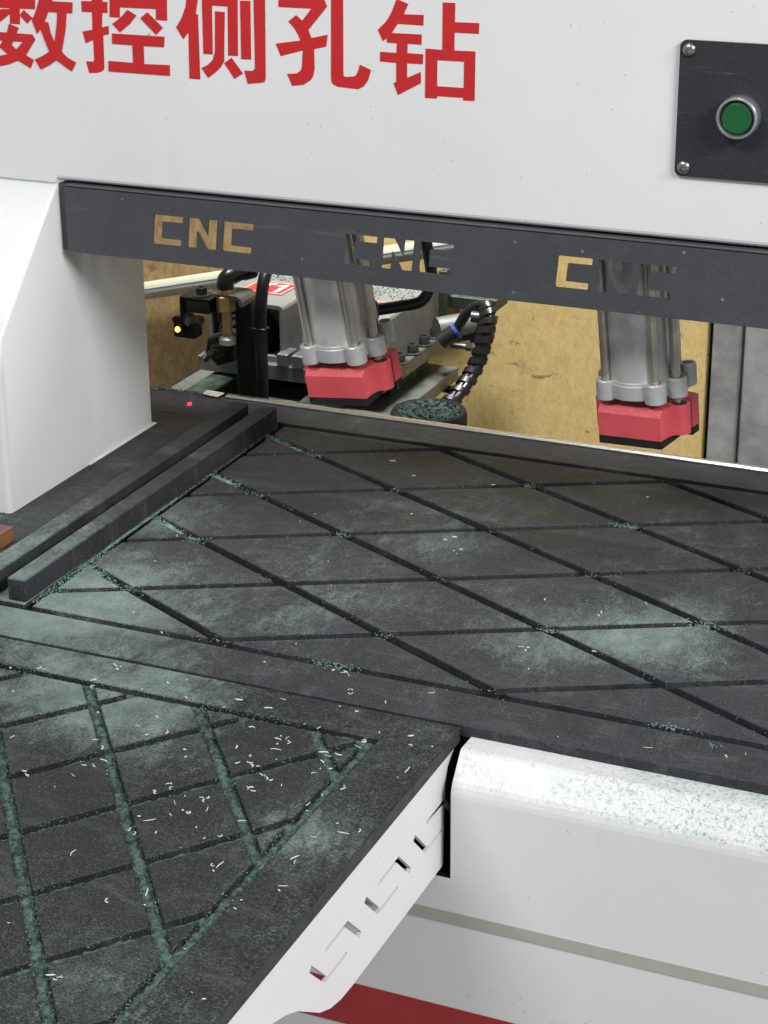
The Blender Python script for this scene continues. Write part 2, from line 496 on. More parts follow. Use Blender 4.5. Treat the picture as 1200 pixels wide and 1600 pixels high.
def cap_screw(parent, loc, r=0.0065, h=0.008, name='bolt', mat='bolt', direction=(0, 0, 1)):
    A = axis_frame(loc, direction)
    b = MB()
    b.lathe([(r * 1.55, 0), (r * 1.55, h * 0.12), (r * 1.1, h * 0.16), (r, h * 0.18), (r, h * 0.9), (r * 0.9, h), (r * 0.55, h), (r * 0.5, h * 0.55)], 18, A)
    return b.build(name, mat, parent)

# ================================================================ the machine's frame
machine = thing('drilling_machine', 'white drilling machine frame with red lettering and grey name bar', 'machine', (-0.65, 1.42, 0))
def rel(o, b, name, mat, **k):
    """build a part given in world coordinates under the thing o"""
    p = b.build(name, mat, o, **k)
    p.matrix_parent_inverse = Matrix.Translation(-Vector(o.location))
    return p

# front panel of the gantry: sheet with a rounded lower lip
PY = 1.42
b = MB()
prof = [(PY, 1.45), (PY, 0.2665), (PY + 0.0006, 0.2645), (PY + 0.002, 0.263), (PY + 0.004, 0.2622), (PY + 0.03, 0.2622), (PY + 0.03, 0.265), (PY + 0.006, 0.265), (PY + 0.003, 0.268), (PY + 0.003, 1.45)]
xs = [-0.919, 0.2]
vs = [(x, y, z) for x in xs for y, z in prof]; n = len(prof)
fs = [(i, (i + 1) % n, n + (i + 1) % n, n + i) for i in range(n)] + [tuple(range(n)), tuple(range(2 * n - 1, n - 1, -1))]
b.add(vs, fs)
# left of the opening the same sheet runs on above the leg
prof2 = [(PY, 1.45), (PY, 0.2605), (PY + 0.003, 0.2605), (PY + 0.003, 1.45)]
vs = [(x, y, z) for x in (-1.35, -0.919) for y, z in prof2]
b.add(vs, [(i, (i + 1) % 4, 4 + (i + 1) % 4, 4 + i) for i in range(4)] + [(0, 1, 2, 3), (7, 6, 5, 4)])
panel = rel(machine, b, 'gantry_panel', 'white', smooth=False)
b = MB(); b.box(-1.3, 0.2, 1.462, 1.60, 0.2635, 1.45)  # panel and beam tops raised out of view, added height shades the front table
rel(machine, b, 'gantry_beam', 'white')

# leg: foot that steps forward below, extruded to the left
leg = [(1.5535, 0.0), (1.5535, 0.2585), (1.4205, 0.2585), (1.3195, 0.150), (1.3155, 0.12), (1.3145, 0.0)]
b = MB()
def leg_ring(x, d):
    return [(x, 1.5535, 0.0), (x, 1.5535, 0.2585), (x, 1.4205 + d * .4, 0.2585), (x, 1.3195 + d, 0.150 + d * .25), (x, 1.3155 + d, 0.12), (x, 1.3145 + d, 0.0)]
vs = leg_ring(-0.919, 0.004) + leg_ring(-0.9203, 0.0012) + leg_ring(-0.9235, 0.0) + leg_ring(-1.35, 0.0); n = 6
fs = [tuple(range(n)), tuple(range(4 * n - 1, 3 * n - 1, -1))]
for k in range(3): fs += [(k * n + i, k * n + (i + 1) % n, (k + 1) * n + (i + 1) % n, (k + 1) * n + i) for i in range(n)]
b.add(vs, fs)
rel(machine, b, 'leg', 'white_leg', angle=50)
b = MB(); b.box(-1.3, -0.9172, 1.44, 1.5595, 0.0002, 0.0012)
rel(machine, b, 'foot_plate', 'white')

# name bar with cut-out letters
BY = 1.4178
def letter_C(x, z0, z1, w, s):
    sk = (z1 - z0) * 0.10
    t = 0.0085; h = 0.0058
    def P(a, z): return (x + a + sk * (z - z0) / (z1 - z0), z)
    return [P(0.0012, z0), P(w, z0 - s), P(w, z0 + h - s), P(t, z0 + h), P(t, z1 - h), P(w + .001, z1 - h - s * .4), P(w + .001, z1 - s * .4), P(0, z1), P(0, z0 + 0.0015)]
def letter_N(x, z0, z1, w, s):
    sk = (z1 - z0) * 0.10
    t = 0.0085
    def P(a, z): return (x + a + sk * (z - z0) / (z1 - z0), z)
    return [P(0, z0), P(t, z0), P(t, z1 - 0.011), P(w - t, z0), P(w, z0), P(w, z1), P(w - t, z1), P(w - t, z0 + 0.0125), P(t + .0015, z1), P(0, z1)]
holes = []
for x0 in (-0.8285, -0.6550, -0.4777):
    holes.append(letter_C(x0, 0.2168, 0.2421, 0.0265, 0.0))
    holes.append(letter_N(x0 + 0.0325, 0.2168, 0.2421, 0.0265, 0.0))
    holes.append(letter_C(x0 + 0.0645, 0.2168, 0.2421, 0.0265, 0.0))
b = MB()
b.plate([[(-0.9105, 0.2024), (0.2, 0.2024), (0.2, 0.2578), (-0.9105, 0.2578)]] + [list(reversed(h)) for h in holes], 0.0, 0.0025, lambda a, c, d: (a, BY + d, c))
b.box(-0.9105, 0.2, BY, BY + 0.028, 0.2578, 0.2604, 0.0011)      # turned-in top flange
name_bar = rel(machine, b, 'name_bar', 'bar_paint', smooth=False)
b = MB(); b.box(-0.9185, -0.9107, BY + 0.0045, BY + 0.030, 0.2024, 0.2595)
rel(machine, b, 'bar_bracket', 'bar_paint', smooth=False)

# red lettering: traced strokes, sheet vinyl on the panel
CH = [[[[(-0.9809,0.40139),(-0.92798,0.4021),(-0.92704,0.40975),(-0.97985,0.40913)]],[[(-0.95305,0.38933),(-0.9434,0.38935),(-0.94067,0.43098),(-0.95037,0.43092)]],[[(-0.97342,0.38257),(-0.95232,0.39729),(-0.95095,0.40119),(-0.96036,0.40072),(-0.97819,0.38897)]],[[(-0.94319,0.39644),(-0.93644,0.3902),(-0.93073,0.39504),(-0.93876,0.4012)]],[[(-0.96933,0.41286),(-0.96034,0.41625),(-0.96632,0.42905),(-0.97525,0.42629)]],[[(-0.94014,0.41778),(-0.93254,0.41517),(-0.92354,0.42913),(-0.9318,0.43171)]],[[(-0.98204,0.37517),(-0.93129,0.37522),(-0.92961,0.37808),(-0.93216,0.38179),(-0.98105,0.38215)]],[[(-0.95659,0.38227),(-0.96299,0.37283),(-0.96585,0.37023),(-0.95767,0.36437),(-0.94793,0.35971),(-0.93614,0.35409),(-0.9325,0.36124),(-0.94856,0.36879),(-0.95289,0.37218),(-0.9448,0.38652),(-0.95392,0.38928)]],[[(-0.94258,0.37434),(-0.94885,0.36877),(-0.95767,0.36437),(-0.9654,0.3627),(-0.9804,0.359),(-0.97816,0.35176),(-0.96621,0.35409),(-0.95727,0.3561),(-0.94793,0.35971),(-0.93985,0.36444),(-0.92961,0.37808),(-0.93846,0.38024)]],[[(-0.9235,0.40968),(-0.92745,0.39998),(-0.9316,0.39321),(-0.92754,0.38228),(-0.91954,0.39264),(-0.91528,0.40119),(-0.90341,0.42592),(-0.91237,0.42786)]],[[(-0.91631,0.40078),(-0.89279,0.40078),(-0.89184,0.40944),(-0.91814,0.40934)]],[[(-0.90778,0.39266),(-0.91113,0.37755),(-0.91725,0.36878),(-0.92327,0.36517),(-0.93146,0.36166),(-0.92639,0.35371),(-0.91744,0.3579),(-0.91064,0.36254),(-0.90511,0.36949),(-0.90018,0.38711),(-0.89811,0.40087),(-0.90682,0.40102)]],[[(-0.92428,0.38701),(-0.92193,0.38115),(-0.91782,0.37056),(-0.91094,0.36228),(-0.89683,0.35395),(-0.892,0.36148),(-0.89979,0.36499),(-0.90511,0.36949),(-0.91156,0.37752),(-0.91453,0.38455),(-0.91601,0.39247),(-0.91954,0.39264)]]],[[[(-0.88386,0.40241),(-0.85999,0.40256),(-0.85938,0.41136),(-0.88363,0.41101)]],[[(-0.87485,0.38847),(-0.87475,0.38018),(-0.87489,0.36467),(-0.87598,0.36316),(-0.88259,0.36301),(-0.88046,0.35376),(-0.87311,0.35434),(-0.86883,0.35544),(-0.86618,0.35741),(-0.86569,0.36043),(-0.86512,0.3845),(-0.86575,0.39132),(-0.86191,0.43436),(-0.87291,0.43423)]],[[(-0.88195,0.37739),(-0.8654,0.38449),(-0.85975,0.38598),(-0.85957,0.39259),(-0.87483,0.38871),(-0.88433,0.38678)]],[[(-0.85812,0.39972),(-0.84877,0.3995),(-0.84823,0.40771),(-0.81531,0.40795),(-0.81579,0.39957),(-0.80568,0.3994),(-0.80494,0.41768),(-0.85696,0.41661)]],[[(-0.83376,0.41631),(-0.82289,0.41683),(-0.82658,0.43392),(-0.83757,0.43114)]],[[(-0.84779,0.3999),(-0.85615,0.39419),(-0.84927,0.38785),(-0.83988,0.39504),(-0.83329,0.40205),(-0.84122,0.40607)]],[[(-0.83001,0.4),(-0.8162,0.38777),(-0.80977,0.39372),(-0.82317,0.40523)]],[[(-0.85721,0.37855),(-0.83847,0.37843),(-0.83866,0.36445),(-0.86149,0.36463),(-0.86207,0.35622),(-0.80536,0.35618),(-0.80516,0.36469),(-0.82851,0.36411),(-0.82819,0.37842),(-0.80954,0.37854),(-0.80881,0.38678),(-0.85666,0.38674)]]],[[[(-0.78862,0.41092),(-0.79258,0.40216),(-0.79788,0.3946),(-0.79191,0.38563),(-0.78703,0.39121),(-0.78793,0.35506),(-0.7781,0.35501),(-0.77779,0.40555),(-0.77974,0.40611),(-0.77393,0.43248),(-0.78438,0.43461)]],[[(-0.77438,0.37531),(-0.76601,0.3754),(-0.76505,0.41313),(-0.75126,0.41302),(-0.75239,0.37527),(-0.74365,0.37539),(-0.74224,0.42228),(-0.77367,0.4221)]],[[(-0.76392,0.37792),(-0.7662,0.37114),(-0.77096,0.36685),(-0.77674,0.36409),(-0.77098,0.35667),(-0.76436,0.36124),(-0.75961,0.36553),(-0.75607,0.37041),(-0.75573,0.37839),(-0.75399,0.40872),(-0.76253,0.40894)]],[[(-0.75613,0.36908),(-0.74754,0.35734),(-0.73981,0.36209),(-0.74943,0.37386)]],[[(-0.74088,0.3733),(-0.73219,0.37342),(-0.73128,0.41828),(-0.74017,0.41811)]],[[(-0.72899,0.36674),(-0.73101,0.36463),(-0.73852,0.36443),(-0.7359,0.35435),(-0.72309,0.3561),(-0.72081,0.35731),(-0.71999,0.35935),(-0.71814,0.43597),(-0.72813,0.43579)]]],[[[(-0.70712,0.41494),(-0.67921,0.41504),(-0.68697,0.40567),(-0.69225,0.40951),(-0.6991,0.40439),(-0.6937,0.39886),(-0.6909,0.39448),(-0.68912,0.39043),(-0.71049,0.38689),(-0.70635,0.37758),(-0.68726,0.383),(-0.68834,0.36988),(-0.68973,0.36718),(-0.69316,0.36499),(-0.70129,0.36422),(-0.69712,0.35512),(-0.68676,0.35684),(-0.6808,0.36078),(-0.67852,0.36459),(-0.67737,0.3699),(-0.67761,0.38447),(-0.66712,0.38714),(-0.66578,0.39612),(-0.67959,0.39291),(-0.68206,0.39884),(-0.66578,0.41724),(-0.66852,0.42347),(-0.70686,0.42331)]],[[(-0.66353,0.36422),(-0.66331,0.36097),(-0.6619,0.35857),(-0.65758,0.35702),(-0.64057,0.3563),(-0.63594,0.35881),(-0.63231,0.36359),(-0.62979,0.37152),(-0.63902,0.37509),(-0.64081,0.36954),(-0.64229,0.36686),(-0.64446,0.36568),(-0.65094,0.36502),(-0.65252,0.36544),(-0.65307,0.36684),(-0.6521,0.44013),(-0.66204,0.43995)]]],[[[(-0.61184,0.4169),(-0.61424,0.41253),(-0.61742,0.4081),(-0.62381,0.4022),(-0.61976,0.39383),(-0.61658,0.39601),(-0.61636,0.39294),(-0.60822,0.3929),(-0.6085,0.38571),(-0.62198,0.3858),(-0.62229,0.37856),(-0.60879,0.37814),(-0.60888,0.36403),(-0.61119,0.3628),(-0.60751,0.35394),(-0.58848,0.36425),(-0.58862,0.37268),(-0.5999,0.3675),(-0.59986,0.37846),(-0.58689,0.37853),(-0.58665,0.38591),(-0.59959,0.38609),(-0.59941,0.39304),(-0.58805,0.39297),(-0.58781,0.40059),(-0.61236,0.40032),(-0.60735,0.40742),(-0.58648,0.40724),(-0.58624,0.41502),(-0.60245,0.41469),(-0.59867,0.42249),(-0.60826,0.42569)]],[[(-0.57117,0.39016),(-0.5847,0.39031),(-0.58518,0.35339),(-0.57551,0.35353),(-0.57536,0.35535),(-0.55408,0.35547),(-0.55407,0.35352),(-0.54494,0.35378),(-0.5446,0.39049),(-0.5615,0.39022),(-0.56134,0.40344),(-0.54206,0.40351),(-0.54176,0.41136),(-0.56115,0.41104),(-0.56093,0.42503),(-0.57089,0.42489)],[(-0.57518,0.38231),(-0.55351,0.38239),(-0.55375,0.36289),(-0.57538,0.36278)]]]]
for strokes in CH:
    b = MB()
    for k, loops in enumerate(strokes):
        b.plate(loops, 0.0, 0.0002, lambda a, c, d, k=k: (a, PY - 0.0003 - 0.00003 * k + d, c))
    o = b.build('character', 'vinyl', panel, smooth=False)

# lower body: ledge, dusty bevel, front face with a grey vinyl stripe, lower panel with the red stripe
FY = 1.076
NX = -0.4253           # right side of the notch that takes the side table
def extrude_x(b, prof, x0, x1):
    n = len(prof)
    vs = [(x, y, z) for x in (x0, x1) for y, z in prof]
    return b.add(vs, [(i, (i + 1) % n, n + (i + 1) % n, n + i) for i in range(n)] + [tuple(range(n)), tuple(range(2 * n - 1, n - 1, -1))])
b = MB()
extrude_x(b, [(1.60, -0.0096), (1.1135, -0.0096), (1.1128, -0.0075), (1.0955, -0.0068), (1.0938, -0.0071), (1.0922, -0.0082), (1.0795, -0.0235), (1.0775, -0.0265), (1.0764, -0.0300), (FY, -0.0335), (FY, -0.56), (1.60, -0.56)], NX, 0.3)
extrude_x(b, [(1.60, -0.0965), (FY, -0.0965), (FY, -0.56), (1.60, -0.56)], -1.3, NX - 0.00002)
body = rel(machine, b, 'lower_body', 'whited', angle=25, smooth=False)
b = MB(); b.box(-1.3, 0.3, FY - 0.0006, FY + 0.001, -0.1315, -0.1222)
b.build('grey_stripe', 'grey_stripe', body, smooth=False)
b = MB(); b.box(-1.3, 0.3, FY - 0.0006, FY + 0.001, -0.2355, -0.1995)
b.build('red_stripe', 'red_stripe', body, smooth=False)
b = MB(); b.box(-0.80, NX - 0.0004, 1.118, 1.122, -0.0964, -0.0105)  # dark sheets added so the inside of the notch is painted as shade
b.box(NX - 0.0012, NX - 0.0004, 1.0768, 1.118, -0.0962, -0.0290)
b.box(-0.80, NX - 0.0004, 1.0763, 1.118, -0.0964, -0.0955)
rel(machine, b, 'notch_shade_lining', 'dark', smooth=False)

# ================================================================ control panel
ctrl = thing('control_panel', 'black plate with green push button on the white gantry', 'control panel', (-0.3415, PY, 0.3573))
def rounded(x0, x1, z0, z1, r, k=5):
    pts = []
    for cx, cz, a0 in ((x1 - r, z0 + r, -90), (x1 - r, z1 - r, 0), (x0 + r, z1 - r, 90), (x0 + r, z0 + r, 180)):
        for i in range(k + 1):
            a = RAD(a0 + 90 * i / k)
            pts.append((cx + r * math.cos(a), cz + r * math.sin(a)))
    return pts
b = MB(); b.plate([rounded(-0.3877, -0.2953, 0.3106, 0.4083, 0.0048)], 0, 0.0026, lambda a, c, d: (a, PY - 0.0028 + d, c))
rel(ctrl, b, 'face_plate', 'panel_black', smooth=False)
for sx in (-0.3808, -0.3022):
    for sz in (0.4016, 0.3174):
        A = axis_frame((sx, PY - 0.0029, sz), (0, -1, 0))
        b = MB(); b.lathe([(0.0049, 0), (0.0049, 0.0006), (0.0044, 0.0017), (0.0033, 0.0025), (0.0019, 0.0029), (0.0017, 0.0029), (0.0014, 0.0012)], 22, A)
        rel(ctrl, b, 'screw', 'screw')
A = axis_frame((-0.3415, PY - 0.0029, 0.3573), (0, -1, 0))
b = MB(); b.lathe([(0.0150, 0), (0.0153, 0.001), (0.0153, 0.0085), (0.0150, 0.0105), (0.0142, 0.0115), (0.0132, 0.0116), (0.0126, 0.0105), (0.0124, 0.004)], 48, A)
btn = rel(ctrl, b, 'push_button', 'bezel')
b = MB(); b.lathe([(0.0122, 0.002), (0.0122, 0.0086), (0.0117, 0.0090), (0.0109, 0.0090), (0.0108, 0.0096), (0.0100, 0.0102)], 48, A)
o = b.build('button_cap', 'green_btn', btn)
b = MB(); b.lathe([(0.0123, 0.0015), (0.01235, 0.0088), (0.0110, 0.0092), (0.0109, 0.003)], 40, A)
o = b.build('button_ring', 'black', btn)

# ================================================================ tables
GD = 0.0056      # groove depth
def fit_tiles(parent, x0, x1, y0, y1, ax, ay, dx, dy, g, mat, group_name='tile'):
    """diamond tiles between the grooves; whole diamonds share one mesh"""
    shared = None
    base = inset([(-dx, 0), (0, -dy), (dx, 0), (0, dy)], g / 2)
    ni0, ni1 = int((x0 - ax) / dx) - 2, int((x1 - ax) / dx) + 2
    nj0, nj1 = int((y0 - ay) / dy) - 2, int((y1 - ay) / dy) + 2
    for i in range(ni0, ni1 + 1):
        for j in range(nj0, nj1 + 1):
            if (i + j) % 2 == 0: continue
            cx, cy = ax + i * dx, ay + j * dy
            p = clip([(cx + q[0], cy + q[1]) for q in base], x0 + g / 2, x1 - g / 2, y0 + g / 2, y1 - g / 2)
            if len(p) < 3 or poly_area(p) < 4e-5: continue
            loc = Vector((cx, cy, 0))
            whole = len(p) == 4 and abs(poly_area(p) - poly_area(base)) < 1e-7
            if whole and shared: me = shared
            else:
                q = [(a - cx, c - cy) for a, c in p]
                b = MB(); b.convex(q, -GD, 0.0, 0.0007)
                me = b.mesh('tile', mat, smooth=False)
                if whole: shared = me
            o = bpy.data.objects.new('tile', me); COL.objects.link(o)
            o.parent = parent; o.matrix_parent_inverse = Matrix.Translation(-Vector(parent.location))
            o.location = loc + Vector((0, 0, random.uniform(-0.00025, 0.0)))

random.seed(4)
table = thing('work_table', 'black work table with large diamond grooves under the gantry', 'table', (-0.5, 1.113, 0))
TX0, TX1 = -1.28, 0.25
b = MB(); b.box(TX0, TX1, 1.1132, 1.650, -0.0088, -GD)
rel(table, b, 'table_base', 'groove', smooth=False)
G = 0.0082
YF, YB = 1.1610, 1.6030
for (x0, x1, y0, y1, nm) in ((TX0, TX1, 1.113, YF - G / 2, 'front_strip'), (TX0, TX1, YB + G / 2, 1.6495, 'back_strip')):
    b = MB(); b.box(x0, x1, y0, y1, -0.0089, 0.0, 0.0006)
    rel(table, b, nm, 'table', smooth=False)
b = MB(); b.box(TX0, -0.8095, YF + G / 2, YB - 0.001, -0.0046, -0.0002, 0.0006)
rel(table, b, 'left_plate', 'table', smooth=False)
b = MB(); b.box(TX0, -0.862, YB - 0.0005, YB + G / 2 - .0003, -0.0046, -0.0003)
rel(table, b, 'joint_strip', 'table', smooth=False)
b = MB(); b.box(-0.893, TX1, 1.6503, 1.6582, -0.03, 0.0030, 0.0018)
rel(table, b, 'steel_edge', 'steel')
b = MB(); b.box(TX0, -0.8935, 1.6503, 1.6545, -0.03, -0.0006, 0.0008)
rel(table, b, 'rear_edge', 'edge')
fit_tiles(table, -0.8062, 0.16, YF, YB, -0.7500, 1.5440, 0.1064, 0.0538, G, 'table')

side = thing('side_table', 'dusty black side table with small diamond grooves on white brackets', 'table', (-0.6, 1.0, 0))
SX0, SX1, SY0, SY1 = -1.05, -0.432, 0.56, 1.1105
b = MB(); b.box(SX0 + .001, SX1 - .001, SY0 + .001, SY1 - .001, -0.0102, -GD)
rel(side, b, 'table_base', 'groove', smooth=False)
G2 = 0.0080
XR, YT, YL = -0.480, 1.0705, 0.605
b = MB(); b.box(SX0, SX1, YT + G2 / 2, SY1, -0.0102, -0.0005, 0.0008); rel(side, b, 'back_strip', 'side', smooth=False)
b = MB(); b.box(XR + G2 / 2, SX1 - .0006, SY0, YT + G2 / 2 - .0002, -0.0100, -0.0005, 0.0008); rel(side, b, 'right_strip', 'side', smooth=False)
b = MB(); b.box(SX0, XR + G2 / 2 - .0002, SY0, YL - G2 / 2, -0.0101, -0.0005, 0.0008); rel(side, b, 'front_strip', 'side', smooth=False)
fit_tiles(side, SX0, XR, YL, YT, -0.5885, 0.9345, 0.0435, 0.0548, G2, 'side')
b = MB(); b.box(SX1 - 0.0005, SX1 + 0.0002, SY0, SY1 - .004, -0.0101, -0.0015); rel(side, b, 'sawn_edge', 'edge', smooth=False)

# white bracket with slanted cut-outs below the right edge
def slit(pts, w1, w2):
    """an L-shaped slit along three points, its two arms w1 and w2 wide"""
    a, c, e = [Vector(p) for p in pts]
    d1, d2 = (c - a).normalized(), (e - c).normalized()
    n1, n2 = Vector((-d1.y, d1.x)), Vector((-d2.y, d2.x))
    def corner(s):
        # meeting point of the two offset lines
        p, q = a + n1 * (s * w1 / 2), e + n2 * (s * w2 / 2)
        det = d1.x * d2.y - d1.y * d2.x
        t = ((q.x - p.x) * d2.y - (q.y - p.y) * d2.x) / det
        return p + d1 * t
    return [tuple(v) for v in (a + n1 * (w1 / 2), corner(1), e + n2 * (w2 / 2), e - n2 * (w2 / 2), corner(-1), a - n1 * (w1 / 2))]
outl = [(1.104, -0.0103), (0.60, -0.0103), (0.60, -0.035), (0.80, -0.040), (0.8249, -0.0458), (0.845, -0.0525), (0.860, -0.0600), (0.872, -0.0685), (0.888, -0.0800), (0.903, -0.0868), (0.918, -0.0902), (0.935, -0.0912), (1.0815, -0.0912), (1.0830, -0.0895), (1.0840, -0.046), (1.0860, -0.030), (1.0900, -0.020)]
cuts = []
for yy in (0.8972, 0.9752, 1.0525):
    top = slit([(yy + 0.0005, -0.0428), (yy + 0.0303, -0.0428), (yy + 0.0505 - (0.006 if yy > 1.05 else 0), -0.0632 + (0.006 if yy > 1.05 else 0))], 0.0026, 0.0044)
    bot = slit([(yy - 0.0200, -0.0424), (yy + 0.0002, -0.0630), (yy + 0.0300, -0.0630)], 0.0044, 0.0026)
    cuts += [top, bot]
def orient(l, ccw):
    return l if (poly_area(l) > 0) == ccw else list(reversed(l))
b = MB()
b.plate([orient(outl, True)] + [orient(c, False) for c in cuts], 0.0, 0.0030, lambda a, c, d: (-0.4362 + d, a, c))
rel(side, b, 'bracket', 'white', smooth=False)
b = MB(); b.plate([orient(outl, True)], 0.0, 0.0022, lambda a, c, d: (-1.02 + d, a, c))
rel(side, b, 'bracket', 'white', smooth=False)

# ================================================================ stop bars and small things on the table
b = MB(); b.box(-0.0080, 0.0080, 0.0, 0.431, 0.0001, 0.0182, 0.0009)
o = b.build('stop_bar', 'bar', None, smooth=False); o.location = (-0.8170, 1.1675, 0.0)
tag(o, 'black square stop bar lying beside the diamond grooves', 'stop bar', 'stop bars on the work table')
b = MB(); b.box(-0.0090, 0.0090, 0.0, 0.437, 0.0001, 0.0182, 0.0009)
o = b.build('stop_bar', 'bar', None, smooth=False); o.location = (-0.8470, 1.160, 0.0)
tag(o, 'black square stop bar next to the white leg of the gantry', 'stop bar', 'stop bars on the work table')

wood = thing('wood_block', 'brown laminated wood block at the left picture edge', 'wood block', (-0.94, 1.2, 0))
b = MB(); b.box(-1.02, -0.8845, 1.13, 1.2672, 0.0001, 0.0112, 0.0004); rel(wood, b, 'core', 'wood_edge')
b = MB(); b.box(-1.0202, -0.8843, 1.1298, 1.2674, 0.01125, 0.0122, 0.0003); rel(wood, b, 'face_sheet', 'wood')

b = MB()
tp = [(-0.9155, 1.6480), (-0.8978, 1.6452), (-0.8970, 1.6588), (-0.9030, 1.6600), (-0.9178, 1.6615)]
b.convex(tp, 0.0014, 0.0018)
o = b.build('tape_strip', 'tape'); tag(o, 'small torn piece of pale tape on the table rear edge', 'tape')

# ================================================================ clamp cylinders
def circle(cx, cy, r, a0=0, a1=360, k=16):
    return [(cx + r * math.cos(RAD(a0 + (a1 - a0) * i / k)), cy + r * math.sin(RAD(a0 + (a1 - a0) * i / k))) for i in range(k + 1)]

def clamp_cylinder(label, loc, yaw, tx, ty, top):
    """pad bottom centre at loc; the local z axis runs up the barrel"""
    t = thing('clamp_cylinder', label, 'clamp cylinder', loc, 'clamp cylinders under the gantry')
    R = Matrix.Rotation(ty, 3, 'Y') @ Matrix.Rotation(tx, 3, 'X') @ Matrix.Rotation(yaw, 3, 'Z')
    t.rotation_euler = R.to_euler()
    # outline of the printed foot: straight front, lobe round the guide rod, wide rear wings
    half = [(0.0278, -0.0245), (0.0285, -0.0140)]
    half += [(0.0305, -0.0085), (0.0335, -0.0070)] + [(0.0335 + 0.0078 * math.sin(RAD(a)), 0.0008 - 0.0078 * math.cos(RAD(a))) for a in range(15, 166, 15)]
    half += [(0.0325, 0.0092), (0.0325, 0.0135), (0.0375, 0.0135), (0.0375, 0.0260), (0.020, 0.0300)]
    out = half + [(-x, y) for x, y in reversed(half)]
    def scaled(l, dy): return [(x, max(y, -0.0245 + dy)) for x, y in l]
    n = len(out)
    b = MB()
    rings = [(out, 0.0068), (out, 0.0262), (scaled(out, 0.0050), 0.0316)]
    vs = [(p[0], p[1], z) for r, z in rings for p in r]
    tri = tessellate_polygon([[Vector((p[0], p[1], 0)) for p in out]])
    fs = [tuple(q) for q in tri] + [tuple(2 * n + i for i in reversed(q)) for q in tri]
    for r in range(2): fs += [(r * n + i, r * n + (i + 1) % n, (r + 1) * n + (i + 1) % n, (r + 1) * n + i) for i in range(n)]
    b.add(vs, fs)
    b.build('foot', 'red_foot', t, angle=28)
    b = MB()
    pad = [(0.0278, -0.0245), (0.0285, 0.0132), (0.0370, 0.0138), (0.0370, 0.0257), (-0.0370, 0.0257), (-0.0370, 0.0138), (-0.0285, 0.0132), (-0.0278, -0.0245)]
    b.plate([pad], 0.0, 0.0067, lambda a, c, d: (a, c, d))
    b.build('rubber_pad', 'rubber', t, smooth=False)
    # cast end cap with bosses
    CZ0, CZ1 = 0.0375, 0.0520
    b = MB()
    ring = [(0.0262 * math.cos(RAD(a)), 0.0262 * math.sin(RAD(a))) for a in range(0, 360, 10)]
    b.convex(ring, CZ0 + 0.0015, CZ1 - 0.0010, 0.001)
    b.convex([(-0.022, -0.016), (0.022, -0.016), (0.022, 0.022), (-0.022, 0.022)], CZ0 + 0.0022, CZ1 - 0.0016, 0.001)
    b.convex([(-0.036, 0.012), (0.036, 0.012), (0.036, 0.022), (-0.036, 0.022)], CZ0 + 0.003, CZ1 + 0.002, 0.001)
    cap = b.build('end_cap', 'alu', t)
    for (x, y, r, z0, z1) in ((-0.0215, -0.0175, 0.0087, CZ0 - 0.001, CZ1 + 0.001), (0.0215, -0.0175, 0.0087, CZ0 - 0.001, CZ1 + 0.001), (0.0300, 0.0030, 0.0087, CZ0 - 0.001, CZ1 + 0.001), (-0.0300, 0.0030, 0.0087, CZ0 - 0.001, CZ1 + 0.001), (0.0330, 0.0190, 0.0068, CZ0 + 0.004, CZ1 + 0.008), (-0.0330, 0.0190, 0.0068, CZ0 + 0.004, CZ1 + 0.008)):
        b = MB(); b.lathe([(r * 0.9, z0), (r, z0 + 0.0008), (r, z1 - 0.0008), (r * 0.92, z1), (0.0048, z1), (0.0047, z1 - 0.003)], 26, Matrix.Translation((x, y, 0)))
        b.build('boss', 'alu', cap)
    b = MB(); b.lathe([(0.0246, 0.049), (0.0246, top)], 48)
    b.lathe([(0.0254, 0.0495), (0.0254, 0.0527), (0.0246, 0.0531)], 48)
    b.build('barrel', 'tube', t)
    for (x, y, z0) in ((-0.0215, -0.0175, 0.044), (0.0215, -0.0175, 0.044), (0.0300, 0.0030, 0.0225), (-0.0300, 0.0030, 0.0225), (0.0215, 0.0225, 0.044), (-0.0310, 0.0185, 0.044)):
        b = MB(); b.lathe([(0.0039, z0), (0.0039, top)], 18, Matrix.Translation((x, y, 0)))
        b.build('tie_rod', 'rod', t)
    for x in (0.0335, -0.0335):
        b = MB(); b.lathe([(0.0056, 0.0314), (0.0056, 0.03205), (0.0046, 0.03210)], 20, Matrix.Translation((x, 0.0008, 0)))
        b.build('guide_bush', 'black', t)
    # piston rod between cap and foot
    b = MB(); b.lathe([(0.0085, 0.030), (0.0085, 0.040)], 24); b.build('piston_rod', 'rod', t)
    return t
clamp_cylinder('pneumatic clamp with red foot in front of the drill heads', (-0.6845, 1.4950, 0.0800), RAD(-3), RAD(6), RAD(-7), 0.185)
clamp_cylinder('pneumatic clamp with red foot in front of the yellow board', (-0.4240, 1.4950, 0.0775), RAD(-10), RAD(2), RAD(-5), 0.185)

def smooth_path(pts, k=8):
    """Catmull-Rom through the points"""
    P = [Vector(p) for p in pts]; P = [P[0] * 2 - P[1]] + P + [P[-1] * 2 - P[-2]]
    out = []
    for i in range(1, len(P) - 2):
        for s in range(k):
            t = s / k
            a, b_, c, d = P[i - 1], P[i], P[i + 1], P[i + 2]
            out.append(0.5 * ((2 * b_) + (-a + c) * t + (2 * a - 5 * b_ + 4 * c - d) * t * t + (-a + 3 * b_ - 3 * c + d) * t ** 3))
    out.append(P[-2])
    return out

